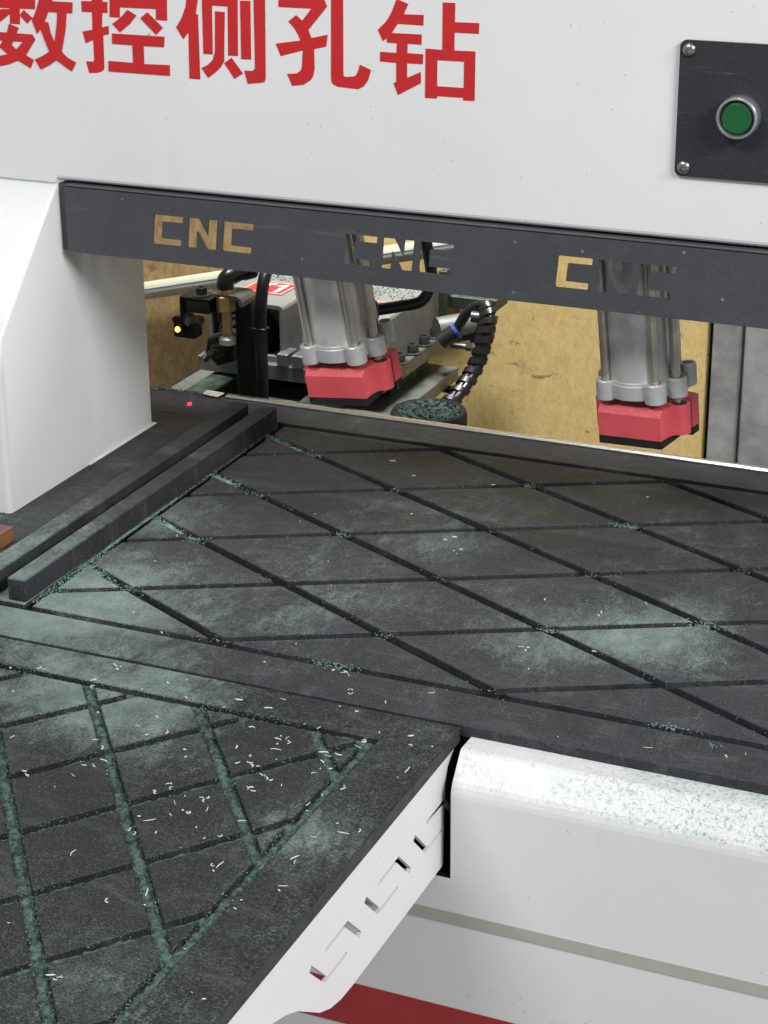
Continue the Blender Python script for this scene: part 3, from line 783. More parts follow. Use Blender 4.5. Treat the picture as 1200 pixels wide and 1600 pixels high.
hose = thing('air_hose', 'black air hose with blue collar beside the left clamp', 'hose', (-0.674, 1.53, 0.147))
b = MB(); b.tube(smooth_path([(-0.676, 1.530, 0.1462), (-0.660, 1.545, 0.1472), (-0.6455, 1.555, 0.1500), (-0.6395, 1.560, 0.1600), (-0.6385, 1.563, 0.176), (-0.645, 1.56, 0.21), (-0.66, 1.55, 0.25)], 8), 0.0052, 14)
rel(hose, b, 'tube', 'hose')
A = axis_frame((-0.6805, 1.5265, 0.1461), (0.85, 0.5, 0.05))
b = MB(); b.lathe([(0.0060, 0), (0.0088, 0.001), (0.0088, 0.0050), (0.0078, 0.0068), (0.0060, 0.0072)], 24, A); rel(hose, b, 'collar', 'blue')
b = MB(); b.lathe([(0.0070, -0.008), (0.0070, 0.0005)], 20, A); rel(hose, b, 'fitting', 'black')

# ================================================================ drill heads behind the table
def drill_head(label, x, y0, y1, ztop, zbot, w, spindle=True, letters=True, sub=None):
    t = thing('drill_motor', label, 'drill head', (x, y0, zbot), 'drill heads behind the table')
    xl, xr = x - w / 2, x + w / 2
    zc = (ztop + zbot) / 2
    b = MB()
    r = 0.004; k = 0.0042
    oute = [(xl, zbot), (xr, zbot), (xr, ztop - r), (xr - r * .3, ztop - r * .3), (xr - r, ztop), (xl + r, ztop), (xl + r * .3, ztop - r * .3), (xl, ztop - r)]
    inn = [(xl + k, zbot + k * 1.5), (xr - k, zbot + k * 1.5), (xr - k, ztop - k), (xl + k, ztop - k)]
    b.plate([orient(oute, True), orient(inn, False)], 0.0, 0.03, lambda a, c, d: (a, y0 + d, c))
    b.plate([orient(oute, True)], 0.03001, y1 - y0, lambda a, c, d: (a, y0 + d, c))
    rel(t, b, 'housing', 'house', smooth=False)
    b = MB(); b.plate([orient([(xr - k - .0005, zbot + .007), (xr - k - .0005, ztop - k - .0005), (xr - .030, ztop - k - .0005), (xr - .016, ztop - .018), (xr - .0085, zc)], True)], 0.0, 0.004, lambda a, c, d: (a, y0 + 0.012 + d, c))
    rel(t, b, 'corner_cover', 'plate', smooth=False)
    A = axis_frame((x - 0.003, y0 + 0.025, zc - 0.001), (0, -1, 0))
    b = MB(); b.lathe([(0.0330, 0), (0.0330, 0.010), (0.0315, 0.018), (0.026, 0.024), (0.024, 0.034), (0.020, 0.040)], 36, A)
    rel(t, b, 'front_bell', 'black')
    b = MB(); b.lathe([(0.0355, 0.004), (0.0355, 0.009)], 36, A)
    for a in (45, 135, 225, 315):
        b.lathe([(0.0045, 0.002), (0.0045, 0.012)], 12, A @ Matrix.Translation((0.0350 * math.cos(RAD(a)), 0.0350 * math.sin(RAD(a)), 0)))
    rel(t, b, 'flange_ring', 'black')
    if spindle:
        SX, SZ = -0.9405, 0.0195
        A = axis_frame((SX, 1.790, SZ), (0, -1, 0))
        b = MB(); b.lathe([(0.0190, 0), (0.0190, 0.018), (0.0180, 0.026), (0.0160, 0.032), (0.0160, 0.040)], 30, A); rel(t, b, 'spindle_nose', 'hose')
        b = MB(); b.lathe([(0.0150, 0.040), (0.0178, 0.0420), (0.0178, 0.0570), (0.0155, 0.0595), (0.0090, 0.0610), (0.0082, 0.0580)], 6, A, a0=0.35); nut = rel(t, b, 'collet_nut', 'hose', angle=20)
        b = MB(); b.lathe([(0.0080, 0.056), (0.0080, 0.0625), (0.0055, 0.0650)], 20, A); rel(t, b, 'collet', 'bolt')
        # twist drill: two-lobed section turning along its length
        b = MB(); vs, fs = [], []; S = 20
        for i in range(27):
            z = 0.058 + i * 0.00135; tw = i * 0.21; tp = 1.0 if i < 23 else (26.2 - i) / 4.0
            for q in range(S):
                a = 2 * math.pi * q / S
                rr = (0.0044 * (0.62 + 0.38 * abs(math.cos(a)) ** 0.6) if i > 5 else 0.0044) * tp
                vs.append((rr * math.cos(a + tw), rr * math.sin(a + tw), z))
        for i in range(26):
            fs += [(i * S + q, i * S + (q + 1) % S, (i + 1) * S + (q + 1) % S, (i + 1) * S + q) for q in range(S)]
        fs += [tuple(range(S - 1, -1, -1)), tuple(range(26 * S, 27 * S))]
        b.add(vs, fs, A); rel(t, b, 'drill_bit', 'bolt', angle=50)
    # red label on top, slightly turned, with white outline and letters
    L = Matrix.Translation((x + 0.0005, y0 + 0.058, ztop)) @ Matrix.Rotation(RAD(-3), 4, 'Z')
    def flat(name, loops, h, mat, par):
        b = MB(); b.plate(loops, 0.0002, h, lambda a, c, d: tuple(L @ Vector((a, c, d))))
        o = b.build(name, mat, par, smooth=False)
        if par is t: o.matrix_parent_inverse = Matrix.Translation(-Vector(t.location))
        return o
    lab = flat('name_plate', [[(-0.0255, -0.0215), (0.0255, -0.0215), (0.0255, 0.0215), (-0.0255, 0.0215)]], 0.0008, 'label_red', t)
    flat('outline', [[(-0.0238, -0.0198), (0.0238, -0.0198), (0.0238, 0.0198), (-0.0238, 0.0198)], [(-0.0228, 0.0188), (0.0228, 0.0188), (0.0228, -0.0188), (-0.0228, -0.0188)]], 0.0010, 'label_white', lab)
    if letters:
        flat('letter', [[(-0.0085, -0.0145), (-0.0038, -0.0145), (-0.0038, 0.0095), (0.0020, 0.0095), (0.0020, 0.0145), (-0.0160, 0.0145), (-0.0160, 0.0095), (-0.0085, 0.0095)]], 0.0010, 'label_white', lab)
        flat('letter', [[(0.0115, -0.0145), (0.0162, -0.0145), (0.0162, 0.0145), (0.0125, 0.0145), (0.0060, 0.0098), (0.0060, 0.0060), (0.0115, 0.0085)]], 0.0010, 'label_white', lab)
        flat('sticker', [[(-0.020, -0.0450), (-0.002, -0.0450), (-0.002, -0.0405), (-0.020, -0.0405)]], 0.0004, 'yellow', t)
    return t
drill_head('grey T1 drill head with black collet and bit', -0.9450, 1.800, 1.930, 0.0510, -0.0108, 0.0880)
drill_head('grey drill head right of the T1 head, behind the clamp', -0.8380, 1.800, 1.9575, 0.0430, -0.0108, 0.0880, spindle=False, letters=False)

slide = thing('drill_slide', 'grey bolted slide plates carrying the drill heads', 'machine slide', (-0.88, 1.85, -0.05))
b = MB(); b.box(-1.00, -0.7850, 1.792, 1.965, -0.0270, -0.0110, 0.0008); mp = rel(slide, b, 'mounting_plate', 'plate', smooth=False)
for yy in (1.8480, 1.8830, 1.9150, 1.9455):
    o = cap_screw(slide, (-0.7905, yy, -0.0109), 0.0062, 0.0105); o.matrix_parent_inverse = Matrix.Translation(-Vector(slide.location))
for x in (-0.905, -0.888):
    b = MB(); b.box(x, x + 0.0125, 1.7895, 1.815, -0.0109, 0.0030, 0.0012); rel(slide, b, 'foot_lug', 'plate', smooth=False)
for (x0, x1) in ((-0.845, -0.800), (-0.985, -0.94)):
    b = MB()
    extrude_p = [(x0, -0.0480), (x1, -0.0480), (x1, -0.0300), (x1 - 0.004, -0.0272), (x0 + 0.004, -0.0272), (x0, -0.0300)]
    b.plate([orient(extrude_p, True)], 1.845, 1.950, lambda a, c, d: (a, d, c)); car = rel(slide, b, 'carriage', 'rail_green', smooth=False)
    for yy in (1.9050, 1.8620):
        b = MB(); b.box(x1 + 0.0001, x1 + 0.0008, yy, yy + 0.0080, -0.0475, -0.0285); b2 = rel(slide, b, 'green_tag', 'green_tag', smooth=False)
b = MB(); b.box(-1.03, -0.7700, 1.665, 1.965, -0.0625, -0.0483, 0.0008); rel(slide, b, 'base_plate', 'plate', smooth=False)
for x0 in (-0.86, -0.985):
    b = MB(); b.box(x0, x0 + 0.03, 1.67, 1.845, -0.0482, -0.030, 0.001)
    rel(slide, b, 'rail', 'rail_green', smooth=False)
b = MB(); b.tube([(-0.778, 1.935, -0.064), (-0.760, 1.935, -0.066)], 0.0045, 12); rel(slide, b, 'stop_screw', 'black')
b = MB(); b.box(-1.06, -0.80, 1.70, 1.95, -0.30, -0.066); rel(slide, b, 'pedestal', 'black', smooth=False)

# post with brass fitting and elbow
post = thing('fitting_post', 'black upright post carrying brass fitting and elbow', 'post', (-0.903, 1.72, -0.05))
b = MB(); b.box(-0.9140, -0.8955, 1.718, 1.730, -0.06, 0.0805, 0.0012)
prof = [(-0.8955, 0.0805), (-0.8962, 0.0845), (-0.8990, 0.0872), (-0.9030, 0.0880)]
rel(post, b, 'upright', 'black', smooth=False)
b = MB(); b.plate([orient([(-0.8955, 0.0780), (-0.8957, 0.0830), (-0.8975, 0.0862), (-0.9010, 0.0880), (-0.9050, 0.0885), (-0.9300, 0.0885), (-0.9300, 0.0860), (-0.9050, 0.0860), (-0.9020, 0.0850), (-0.9000, 0.0828), (-0.8990, 0.0780)], True)], 1.700, 1.7305, lambda a, c, d: (a, d, c))
rel(post, b, 'bent_arm', 'plate', smooth=False)
A = axis_frame((-0.9175, 1.708, 0.0), (0, 0, 1))
b = MB(); b.lathe([(0.0090, 0.0700), (0.0098, 0.0712), (0.0098, 0.0852), (0.0090, 0.0859)], 6, A, a0=0.3); rel(post, b, 'brass_nut', 'brass', angle=20)
b = MB(); b.lathe([(0.0085, 0.0886), (0.0092, 0.0890), (0.0092, 0.0925), (0.0080, 0.0930)], 6, A, a0=0.3); rel(post, b, 'brass_nut', 'brass', angle=20)
b = MB(); b.lathe([(0.0042, 0.0440), (0.0046, 0.0460)] + [(0.0046 + (0.0005 if k % 2 else 0), 0.0460 + k * 0.0012) for k in range(20)] + [(0.0046, 0.0702)], 18, A); rel(post, b, 'brass_stem', 'brass', angle=25)
b = MB(); b.lathe([(0.0085, 0.036), (0.0085, 0.0415), (0.0055, 0.0445)], 20, A); rel(post, b, 'stem_seat', 'alu')
b = MB(); b.tube(smooth_path([(-0.9175, 1.708, 0.0928), (-0.9175, 1.708, 0.0985), (-0.9165, 1.7095, 0.1030), (-0.9140, 1.7140, 0.1055), (-0.9100, 1.722, 0.1062), (-0.905, 1.734, 0.1062)], 6), 0.0085, 18); rel(post, b, 'elbow', 'hose', angle=60)
b = MB(); b.tube([(-0.9075, 1.728, 0.1062), (-0.9030, 1.739, 0.1062)], 0.0094, 18); rel(post, b, 'elbow_collar', 'black')
b = MB(); b.tube(smooth_path([(-0.904, 1.737, 0.1062), (-0.898, 1.750, 0.110), (-0.890, 1.752, 0.112), (-0.8855, 1.732, 0.103), (-0.8850, 1.722, 0.085), (-0.8870, 1.721, 0.05), (-0.8865, 1.721, 0.0), (-0.8870, 1.721, -0.055)], 9), 0.0062, 14); rel(post, b, 'cable', 'hose', angle=60)
b = MB(); b.box(-0.9155, -0.8790, 1.7150, 1.7270, 0.0500, 0.0528, 0.0005); rel(post, b, 'cable_tie', 'black')

# laser sensor on its bracket
sens = thing('laser_sensor', 'small laser sensor with yellow light on a bolted bracket', 'sensor', (-0.95, 1.712, 0.04))
b = MB(); b.box(-0.9590, -0.9330, 1.700, 1.722, 0.0660, 0.0800, 0.001); rel(sens, b, 'clamp_block', 'bolt', smooth=False)
b = MB(); b.box(-0.9650, -0.9300, 1.698, 1.724, 0.0803, 0.0825, 0.0005); b.box(-0.9652, -0.9628, 1.698, 1.716, 0.0440, 0.0802, 0.0004); rel(sens, b, 'angle_bracket', 'black', smooth=False)
b = MB(); b.box(-0.9400, -0.9060, 1.716, 1.740, 0.0800, 0.0826, 0.0005); b.box(-0.9330, -0.9170, 1.716, 1.740, 0.062, 0.0798, 0.0006); rel(sens, b, 'arm', 'bolt', smooth=False)
for (x, y, z, r) in ((-0.9450, 1.708, 0.0827, 0.0058), (-0.9345, 1.732, 0.0827, 0.0058)):
    o = cap_screw(sens, (x, y, z), r, 0.0090); o.matrix_parent_inverse = Matrix.Translation(-Vector(sens.location))
b = MB(); b.lathe([(0.0042, 0.056), (0.0042, 0.067)], 14, Matrix.Translation((-0.925, 1.712, 0))); rel(sens, b, 'stud', 'bolt')
b = MB(); b.lathe([(0.0080, 0), (0.0080, 0.0012), (0.0062, 0.0014), (0.0062, 0.0060), (0.0030, 0.0062)], 18, axis_frame((-0.9600, 1.706, 0.0560), (0.8, -0.6, 0))); rel(sens, b, 'clamp_washer', 'plate')
b = MB(); b.tube([(-0.957, 1.708, 0.0570), (-0.944, 1.704, 0.0580)], 0.0048, 6); rel(sens, b, 'wing_nut', 'plate', angle=20)
b = MB(); b.box(-0.9745, -0.9500, 1.700, 1.716, 0.0385, 0.0530, 0.001); rel(sens, b, 'sensor_body', 'black', smooth=False)
b = MB(); b.lathe([(0.0040, 0), (0.0040, 0.004)], 14, axis_frame((-0.9715, 1.704, 0.0565), (0, -1, 0))); rel(sens, b, 'adjuster', 'black')
b = MB(); b.lathe([(0.0026, 0), (0.0026, 0.0006), (0.0018, 0.0014)], 14, axis_frame((-0.9695, 1.6999, 0.0470), (0, -1, 0))); rel(sens, b, 'indicator_light', 'led')
# the laser itself: a thin red beam from the sensor onto the table
ld = bpy.data.lights.new('laser_beam', 'SPOT'); ld.color = (1.0, 0.01, 0.03); ld.energy = 4; ld.spot_size = RAD(2.8); ld.spot_blend = 0.35; ld.shadow_soft_size = 0.0003
lo = bpy.data.objects.new('laser_beam', ld); COL.objects.link(lo)
src = Vector((-0.9580, 1.6985, 0.0450)); lo.location = src
lo.rotation_euler = (Vector((-0.9159, 1.6218, 0.0)) - src).to_track_quat('-Z', 'Y').to_euler()
lo.parent = sens; lo.matrix_parent_inverse = Matrix.Translation(-Vector(sens.location))

# small air cylinder and fittings behind the right drill head, with spiral-wrapped cable
pc = thing('air_cylinder', 'small grey air cylinder behind the right drill head', 'air cylinder', (-0.76, 1.95, 0.0))
b = MB(); b.box(-0.7960, -0.7300, 1.970, 2.010, 0.0160, 0.0300, 0.001); b.box(-0.792, -0.7820, 1.9585, 2.0, -0.012, 0.060, 0.001); rel(pc, b, 'mount_block', 'rail_green', smooth=False)
b = MB(); b.tube([(-0.778, 1.92, 0.0070), (-0.742, 1.955, 0.0095)], 0.0125, 20); rel(pc, b, 'cylinder_tube', 'plate')
b = MB(); b.box(-0.7480, -0.7280, 1.940, 1.965, -0.0110, 0.0220, 0.001); rel(pc, b, 'end_block', 'bolt', smooth=False)
b = MB(); b.tube([(-0.768, 1.930, -0.0080), (-0.7360, 1.950, -0.0045)], 0.0028, 10); b.tube([(-0.764, 1.925, -0.0110), (-0.744, 1.930, -0.0120)], 0.0030, 10); b.tube([(-0.748, 1.930, -0.0120), (-0.7420, 1.931, -0.0122)], 0.0048, 6); rel(pc, b, 'tie_bolt', 'bolt')
b = MB(); b.tube([(-0.768, 1.905, -0.0020), (-0.7540, 1.912, 0.0090)], 0.0090, 18); rel(pc, b, 'hose_fitting', 'black')
b = MB(); b.tube([(-0.7538, 1.9122, 0.0092), (-0.7515, 1.9134, 0.0112)], 0.0094, 18); rel(pc, b, 'fitting_collar', 'blue')
b = MB(); b.tube([(-0.7325, 1.905, 0.0300), (-0.7160, 1.908, 0.0290)], 0.0062, 14); b.tube([(-0.7150, 1.908, 0.0290), (-0.7055, 1.909, 0.0275)], 0.0052, 8); rel(pc, b, 'throttle_valve', 'bolt')

cab = thing('wrapped_cable', 'black spiral-wrapped cable hanging before the yellow board', 'cable', (-0.72, 1.88, -0.05))
path = smooth_path([(-0.7530, 1.9128, 0.0100), (-0.7420, 1.914, 0.0290), (-0.7280, 1.914, 0.0400), (-0.7160, 1.91, 0.0400), (-0.7095, 1.90, 0.0280), (-0.7105, 1.89, 0.0080), (-0.7150, 1.88, -0.0150), (-0.7220, 1.86, -0.0340), (-0.7310, 1.83, -0.0490), (-0.7400, 1.80, -0.0620), (-0.75, 1.78, -0.09)], 10)
b = MB(); b.tube(path, 0.0056, 14); rel(cab, b, 'hose', 'hose', angle=60)
b = MB()
dens = smooth_path([path[i] for i in range(30, len(path), 5)], 14)
off = Vector((-0.0050, -0.001, 0.0))
b.tube([p + off for p in dens], 0.0050, 12); rel(cab, b, 'hose', 'hose', angle=60)
# flat plastic ribbon wound round both hoses
vs, fs = [], []
for i, p in enumerate(dens):
    d = (dens[min(i + 1, len(dens) - 1)] - dens[max(i - 1, 0)]).normalized()
    u = d.cross(Vector((0, 1, 0))).normalized(); w = d.cross(u)
    a = i * 0.50
    q = p + off * 0.5 + u * math.cos(a) * 0.0098 + w * math.sin(a) * 0.0072
    vs += [tuple(q + d * 0.0032), tuple(q - d * 0.0032), tuple(q - d * 0.0032 + (p + off * .5 - q).normalized() * .0008), tuple(q + d * 0.0032 + (p + off * .5 - q).normalized() * .0008)]
for i in range(len(dens) - 1):
    for k in range(4): fs.append((i * 4 + k, i * 4 + (k + 1) % 4, i * 4 + 4 + (k + 1) % 4, i * 4 + 4 + k))
b = MB(); b.add(vs, fs); rel(cab, b, 'spiral_wrap', 'hose', angle=60)

# round tray with green chips
tray = thing('chip_tray', 'round black tray of green chips behind the steel edge', 'tray', (-0.703, 1.715, -0.03))
A = Matrix.Translation((-0.703, 1.7150, -0.0080))
b = MB(); b.lathe([(0.030, -0.030), (0.0355, -0.028), (0.0375, -0.020), (0.0375, -0.004), (0.0360, -0.0005), (0.0335, 0.0), (0.0310, -0.0015), (0.0300, -0.006)], 48, A); rel(tray, b, 'rim', 'rubber')
random.seed(11)
b = MB()
for k in range(900):
    a = random.uniform(0, 2 * math.pi); r = 0.0300 * math.sqrt(random.random())
    c = Vector((-0.703 + r * math.cos(a), 1.7150 + r * math.sin(a), -0.0105 + random.uniform(0, 0.0028)))
    d = Vector((random.gauss(0, 1), random.gauss(0, 1), random.gauss(0, .5))).normalized(); e = d.orthogonal().normalized() * random.uniform(.0003, .0007)
    l = random.uniform(.0010, .0028)
    n_ = d.cross(e).normalized() * .0003
    b.add([tuple(c - d * l - e), tuple(c - d * l + e), tuple(c + e + n_ * 2), tuple(c - e + n_ * 2), tuple(c + d * l + e), tuple(c + d * l - e)], [(0, 1, 2, 3), (3, 2, 4, 5)])
b.lathe([(0.0308, -0.006), (0.015, -0.0035)], 24, A)
stuff(rel(tray, b, 'green_chips', 'dust', smooth=False))

# ================================================================ behind: board, pipe, column
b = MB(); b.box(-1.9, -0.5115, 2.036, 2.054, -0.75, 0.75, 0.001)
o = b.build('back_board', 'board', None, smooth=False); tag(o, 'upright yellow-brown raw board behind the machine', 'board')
colm = thing('steel_column', 'grey steel column standing right of the yellow board', 'column', (-0.45, 2.05, -0.75))
b = MB(); b.box(-0.5050, -0.4735, 2.030, 2.10, -0.75, 0.75, 0.002); rel(colm, b, 'column_face', 'concrete', smooth=False)
b = MB(); b.box(-0.4733, -0.4685, 2.040, 2.10, -0.75, 0.75); rel(colm, b, 'seam', 'concrete2', smooth=False)
b = MB(); b.box(-0.4683, -0.20, 2.022, 2.10, -0.75, 0.75, 0.002); rel(colm, b, 'channel_face', 'concrete', smooth=False)
b = MB(); b.box(-0.5113, -0.5052, 2.046, 2.10, -0.75, 0.75); rel(colm, b, 'gap_shade_strip', 'dark', smooth=False)  # dark strip filling the gap in place of its shade
pipe = thing('plastic_pipe', 'pale plastic pipe with blue line before the board', 'pipe', (-1.05, 2.01, 0.01))
pa, pb_ = Vector((-1.45, 2.018, -0.082)), Vector((-0.78, 2.018, 0.0775))
b = MB(); b.tube([pa, pb_], 0.0105, 24); rel(pipe, b, 'pipe_wall', 'pipe')
dn = (pb_ - pa).normalized(); nn = Vector((0, -1, 0.28)).normalized(); nn = (nn - dn * nn.dot(dn)).normalized(); tt = dn.cross(nn)
b = MB()
vs = []
for p in (pa, pb_):
    for s, h in ((-.0008, .0103), (.0008, .0103), (.0008, .01062), (-.0008, .01062)): vs.append(tuple(p + tt * s + nn * h))
b.add(vs, [(0, 1, 5, 4), (1, 2, 6, 5), (2, 3, 7, 6), (3, 0, 4, 7), (0, 3, 2, 1), (4, 5, 6, 7)])
rel(pipe, b, 'blue_line', 'pipe_blue', smooth=False)

# ================================================================ dust, crumbs and shavings
random.seed(21)
def ridge(b, p, q, w, z0, h, step=0.0022, density=1.0, seed=0.0):
    """lumpy fill of a groove between two points"""
    p, q = Vector(p), Vector(q)
    d = q - p; L = d.length
    if L < 0.004: return
    d /= L; s = Vector((-d.y, d.x))
    n = max(2, int(L / step)); cols = (-1.0, -0.55, 0.0, 0.55, 1.0)
    vs, fs = [], []
    for i in range(n + 1):
        c = p + d * (L * i / n)
        lv = noise.noise(Vector((c.x * 60, c.y * 60, seed))) * 0.5 + 0.5
        for k in cols:
            pt = c + s * (k * w / 2)
            pk = noise.noise(Vector((c.x * 150, c.y * 150, seed + 9)))
            z = z0 + h * density * max(0.05, (0.1 + 1.15 * lv + 0.7 * pk)) * (1 - 0.5 * k * k) + h * 0.55 * noise.noise(Vector((pt.x * 420, pt.y * 420, seed + 3))) 
            vs.append((pt.x, pt.y, max(z0, z)))
    m_ = len(cols)
    for i in range(n):
        for k in range(m_ - 1): fs.append((i * m_ + k, i * m_ + k + 1, i * m_ + m_ + k + 1, i * m_ + m_ + k))
    b.add(vs, fs)

def seg_clip(p, q, x0, x1, y0, y1):
    t0, t1 = 0.0, 1.0; dx, dy = q[0] - p[0], q[1] - p[1]
    for a, c in ((-dx, p[0] - x0), (dx, x1 - p[0]), (-dy, p[1] - y0), (dy, y1 - p[1])):
        if abs(a) < 1e-12:
            if c < 0: return None
        else:
            r = c / a
            if a < 0: t0 = max(t0, r)
            else: t1 = min(t1, r)
    if t0 >= t1: return None
    return ((p[0] + dx * t0, p[1] + dy * t0), (p[0] + dx * t1, p[1] + dy * t1))

def groove_lines(x0, x1, y0, y1, ax, ay, dx, dy, sign):
    """centre lines of one family of grooves"""
    out = []; s = sign * dy / dx
    for k in range(-40, 41):
        c = ay + 2 * k * dy
        l = seg_clip((ax - 3, c - 3 * s), (ax + 3, c + 3 * s), x0, x1, y0, y1)
        if l: out.append(l)
    return out

def crumb(b, c, r):
    vs = []
    for v in ((1, 0, 0), (0, 1, 0), (-1, 0, 0), (0, -1, 0), (0, 0, 1), (0, 0, -1)):
        k = r * random.uniform(0.5, 1.3)
        vs.append((c[0] + v[0] * k, c[1] + v[1] * k, c[2] + v[2] * k * 0.7))
    b.add(vs, [(0, 1, 4), (1, 2, 4), (2, 3, 4), (3, 0, 4), (1, 0, 5), (2, 1, 5), (3, 2, 5), (0, 3, 5)])

# side table: grooves packed with dust
sg = (SX0, XR, YL, YT, -0.5885, 0.9345, 0.0435, 0.0548)
steep = groove_lines(*sg, -1); other = groove_lines(*sg, 1)
b = MB()
for l in steep: ridge(b, l[0], l[1], G2 * 0.98, -GD, 0.0034, seed=1.3)
ridge(b, (XR, YL), (XR, YT), G2 * 0.98, -GD, 0.0036, seed=2.1)
ridge(b, (-0.75, YT), (XR, YT), G2 * 0.9, -GD, 0.0018, seed=4.4)
for l in other: ridge(b, l[0], l[1], G2 * 0.95, -GD, 0.0024, seed=7.7)
o = b.build('groove_dust', 'dust', None, smooth=True, angle=180)
stuff(o, 'green dust packed into the grooves of the side table', 'dust')
# crumbs: along the groove edges of both tables, denser where the dust gathers
b = MB(); b2 = MB()
def crumbs_along(lines, n_per_m, w, zfun, bb, rmin, rmax, gate, seed):
    for (p, q) in lines:
        L = math.hypot(q[0] - p[0], q[1] - p[1])
        if L < 1e-4: continue
        nx, ny = -(q[1] - p[1]) / L, (q[0] - p[0]) / L
        for _ in range(int(L * n_per_m)):
            t = random.random(); o_ = random.choice((-1, 1)) * w / 2 * random.uniform(0.55, 1.12)
            x, y = p[0] + (q[0] - p[0]) * t + nx * o_, p[1] + (q[1] - p[1]) * t + ny * o_
            if noise.noise(Vector((x * 34, y * 34, seed))) < gate: continue
            r = random.uniform(rmin, rmax) * random.uniform(0.6, 1)
            crumb(bb, (x, y, zfun(abs(o_) > w / 2, r)), r)
zs = lambda out_, r: (r * 0.35 if out_ else -0.0025 + random.uniform(0, 0.002))
crumbs_along(steep + [((XR, YL), (XR, YT))], 1500, G2, zs, b, 0.0004, 0.0011, -0.2, 2.0)
crumbs_along(other + [((-0.8, YT), (XR, YT))], 1100, G2, zs, b, 0.0004, 0.0011, -0.05, 5.0)
crumbs_along(steep + other + [((XR, YL), (XR, YT)), ((-0.8, YT), (XR, YT))], 420, G2, zs, b2, 0.0002, 0.0008, 0.05, 12.0)
mg = (-0.8062, 0.16, YF, YB, -0.7500, 1.5440, 0.1064, 0.0538)
fa = groove_lines(*mg, -1); fb = groove_lines(*mg, 1)
crumbs_along(fa, 520, G, zs, b2, 0.0002, 0.0008, 0.16, 8.0)
crumbs_along(fb, 520, G, zs, b2, 0.0002, 0.0007, 0.18, 9.0)
crumbs_along([((-0.85, YF), (0.1, YF))], 520, G, zs, b2, 0.0002, 0.0008, 0.10, 9.5)
# heaps at the crossings
nodes = []
for i in range(-1, 8):
    for j in range(0, 9):
        if (i + j) % 2 == 0: nodes.append((-0.7500 + i * 0.1064, 1.5440 - j * 0.0538))
for (x, y) in nodes:
    if not (YF < y < YB): continue
    k = random.choice((0, 8, 20, 40)) + (60 if x < -0.7 else 0)
    for _ in range(k):
        px, py = x + random.gauss(0, 0.004 + (0.004 if x < -0.7 else 0)), y + random.gauss(0, 0.003)
        crumb(b2, (px, py, random.uniform(-0.003, 0.0003)), random.uniform(0.0002, 0.0009))
# where the A grooves meet the stop bar and along its foot
for l in fa:
    for e in l:
        if e[0] < -0.80:
            ln = random.uniform(0.02, 0.05)
            ridge(b2, (e[0], e[1]), (e[0] + ln, e[1] - 0.5056 * ln), G * 0.95, -GD, 0.0030, seed=ln * 100)
            for _ in range(160):
                t = abs(random.gauss(0, 0.024))
                crumb(b2, (e[0] + t + random.gauss(0, .002), e[1] - 0.5056 * t + random.gauss(0, 0.0024), random.uniform(-0.0035, 0.0002)), random.uniform(0.0002, 0.0011))
for _ in range(2200):
    y = random.uniform(1.17, 1.40) if random.random() < .75 else random.uniform(1.17, 1.59)
    spread = 0.0012 + (0.010 * max(0, (1.30 - y) / 0.13) if y < 1.30 else 0)
    crumb(b2, (-0.8078 + abs(random.gauss(0, spread)), y, random.uniform(-0.0005, 0.0003)), random.uniform(0.00015, 0.0008))
for (hx, hy, sx_, n_) in ((-0.435, 1.486, 0.006, 90), (-0.3300, 1.3260, 0.012, 110), (-0.545, 1.1610, 0.010, 150), (-0.425, 1.2730, 0.006, 50), (-0.40, 1.3340, 0.016, 60), (-0.3050, 1.1640, 0.006, 60), (-0.2700, 1.1500, 0.004, 30)):
    for _ in range(n_): crumb(b2, (hx + random.gauss(0, sx_), hy + random.gauss(0, sx_ * 0.35), random.uniform(-0.001, 0.0004)), random.uniform(0.0002, 0.0010))
# loose grains lying in drifts on the tops
for (hx, hy, sx_, sy_, n_, bb) in ((-0.365, 1.292, 0.040, 0.020, 1500, b2), (-0.775, 1.215, 0.022, 0.030, 900, b2), (-0.56, 1.395, 0.030, 0.016, 350, b2), (-0.72, 1.13, 0.07, 0.018, 900, b2), (-0.68, 1.06, 0.06, 0.03, 900, b2), (-0.455, 0.95, 0.012, 0.05, 500, b2), (-0.56, 0.90, 0.09, 0.10, 1500, b), (-0.55, 1.33, 0.16, 0.12, 1300, b2)):
    for _ in range(n_):
        x, y = random.gauss(hx, sx_), random.gauss(hy, sy_)
        if noise.noise(Vector((x * 55, y * 90, 3.3))) + 0.5 * noise.noise(Vector((x * 160, y * 220, 5.1))) < -0.05: continue
        if y < 1.111 and x > SX1 - 0.002: continue
        if x < -0.81 and y > 1.165: continue
        r = random.choice((random.uniform(0.00008, 0.0002), random.uniform(0.00012, 0.00036)))
        crumb(bb, (x, y, r * 0.4), r)
# dirt along the leg's foot and the rear-left edge
for _ in range(420):
    y = random.uniform(1.30, 1.56); crumb(b, (-0.9150 + abs(random.gauss(0, 0.0012)), y, 0.0002), random.uniform(0.0002, 0.0006))
for _ in range(700):
    x = random.uniform(-1.0, -0.90); crumb(b, (x, 1.652 + random.gauss(0, 0.002), random.uniform(-0.001, 0.0008)), random.uniform(0.0004, 0.0013))
for _ in range(200): crumb(b, (-0.93 + random.gauss(0, .01), 1.305 + random.gauss(0, .004), 0.0004), random.uniform(0.0004, 0.0014))
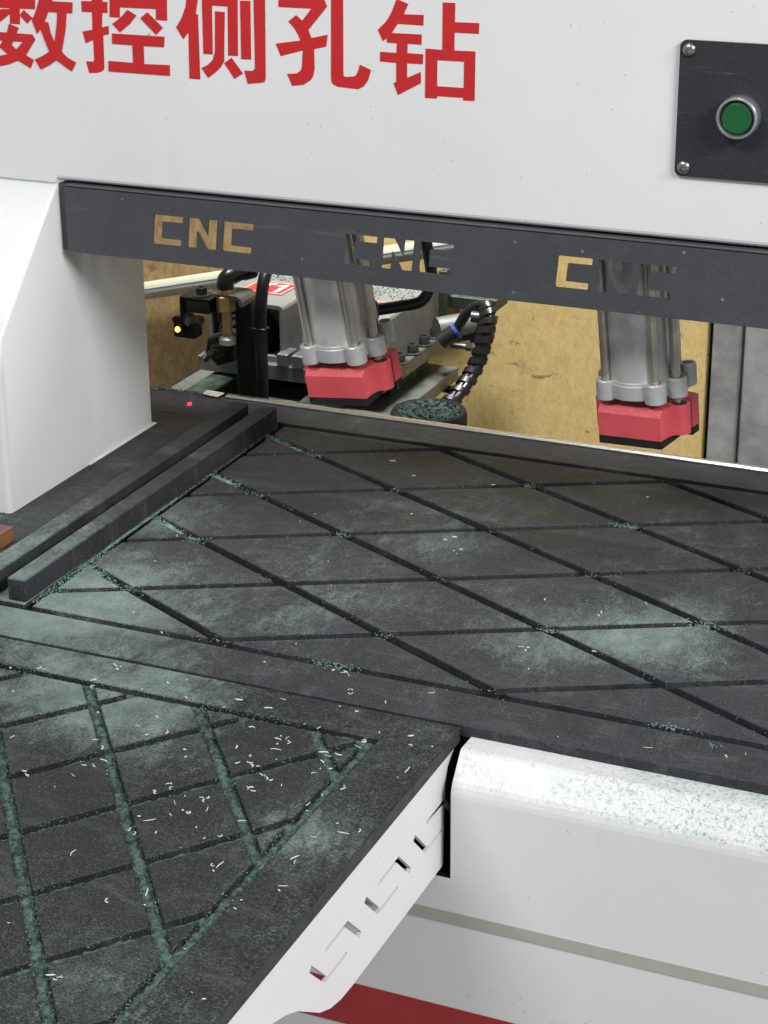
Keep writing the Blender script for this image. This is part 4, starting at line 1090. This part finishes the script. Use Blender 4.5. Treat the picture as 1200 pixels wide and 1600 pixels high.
# chips on the slide behind
for _ in range(1600):
    x, y = random.uniform(-1.0, -0.74), random.uniform(1.66, 1.78); crumb(b, (x, y, -0.0478 + random.uniform(0, 0.004)), random.uniform(0.0005, 0.0016))
for _ in range(900):
    x, y = random.uniform(-0.97, -0.80), random.uniform(1.888, 1.955); crumb(b, (x, y, (0.0515 if x < -0.905 and y < 1.93 else 0.0435)), random.uniform(0.0004, 0.0012))
o = b.build('dust_crumbs', 'dust', None, smooth=False); stuff(o, 'dark green crumbs scattered along the side table grooves', 'dust')
o = b2.build('dust_crumbs', 'dustl', None, smooth=False); stuff(o, 'pale green crumbs in the work table grooves', 'dust')

# white curled shavings
b = MB()
def shaving(x, y, z, l, ang, curl, w):
    pts = []
    a = ang; p = Vector((x, y, z + w * .5))
    n_ = 5
    for i in range(n_ + 1):
        pts.append(p.copy()); a += curl / n_ + random.gauss(0, 0.12)
        p = p + Vector((math.cos(a), math.sin(a), 0)) * l / n_
    b.tube(pts, w, 5, [w * (0.5 if i in (0, n_) else random.uniform(.8, 1.15)) for i in range(n_ + 1)])
spots = []
for _ in range(85): spots.append((random.uniform(-0.80, -0.44), random.uniform(0.70, 1.10), 1))
for _ in range(45): spots.append((random.gauss(-0.53, 0.06), random.gauss(1.0, 0.06), 1))
for _ in range(32): spots.append((random.uniform(-0.79, -0.22), random.uniform(1.12, 1.58), 0))
for _ in range(20): spots.append((random.gauss(-0.55, 0.12), random.uniform(1.075, 1.16), 0))
for (x, y, sd) in spots:
    if y < 1.11 and x > -0.436: continue
    if 1.11 < y < 1.118: continue
    l = random.choice((random.uniform(0.0012, 0.003), random.uniform(0.003, 0.006), random.uniform(0.004, 0.0085))) * (1.0 if sd else 0.75)
    shaving(x, y, 0.0001, l, random.uniform(0, 6.28), random.choice((random.gauss(0, 0.5), random.gauss(0, 2.2))), random.uniform(0.00022, 0.00055))
    if random.random() < 0.22:
        for _ in range(random.randint(1, 3)):
            shaving(x + random.gauss(0, 0.003), y + random.gauss(0, 0.003), 0.0002, random.uniform(0.002, 0.006), random.uniform(0, 6.28), random.gauss(0, 1.6), random.uniform(0.00022, 0.0005))
o = b.build('shavings', 'chip', None); stuff(o, 'thin white curled shavings strewn over both tables', 'shavings')
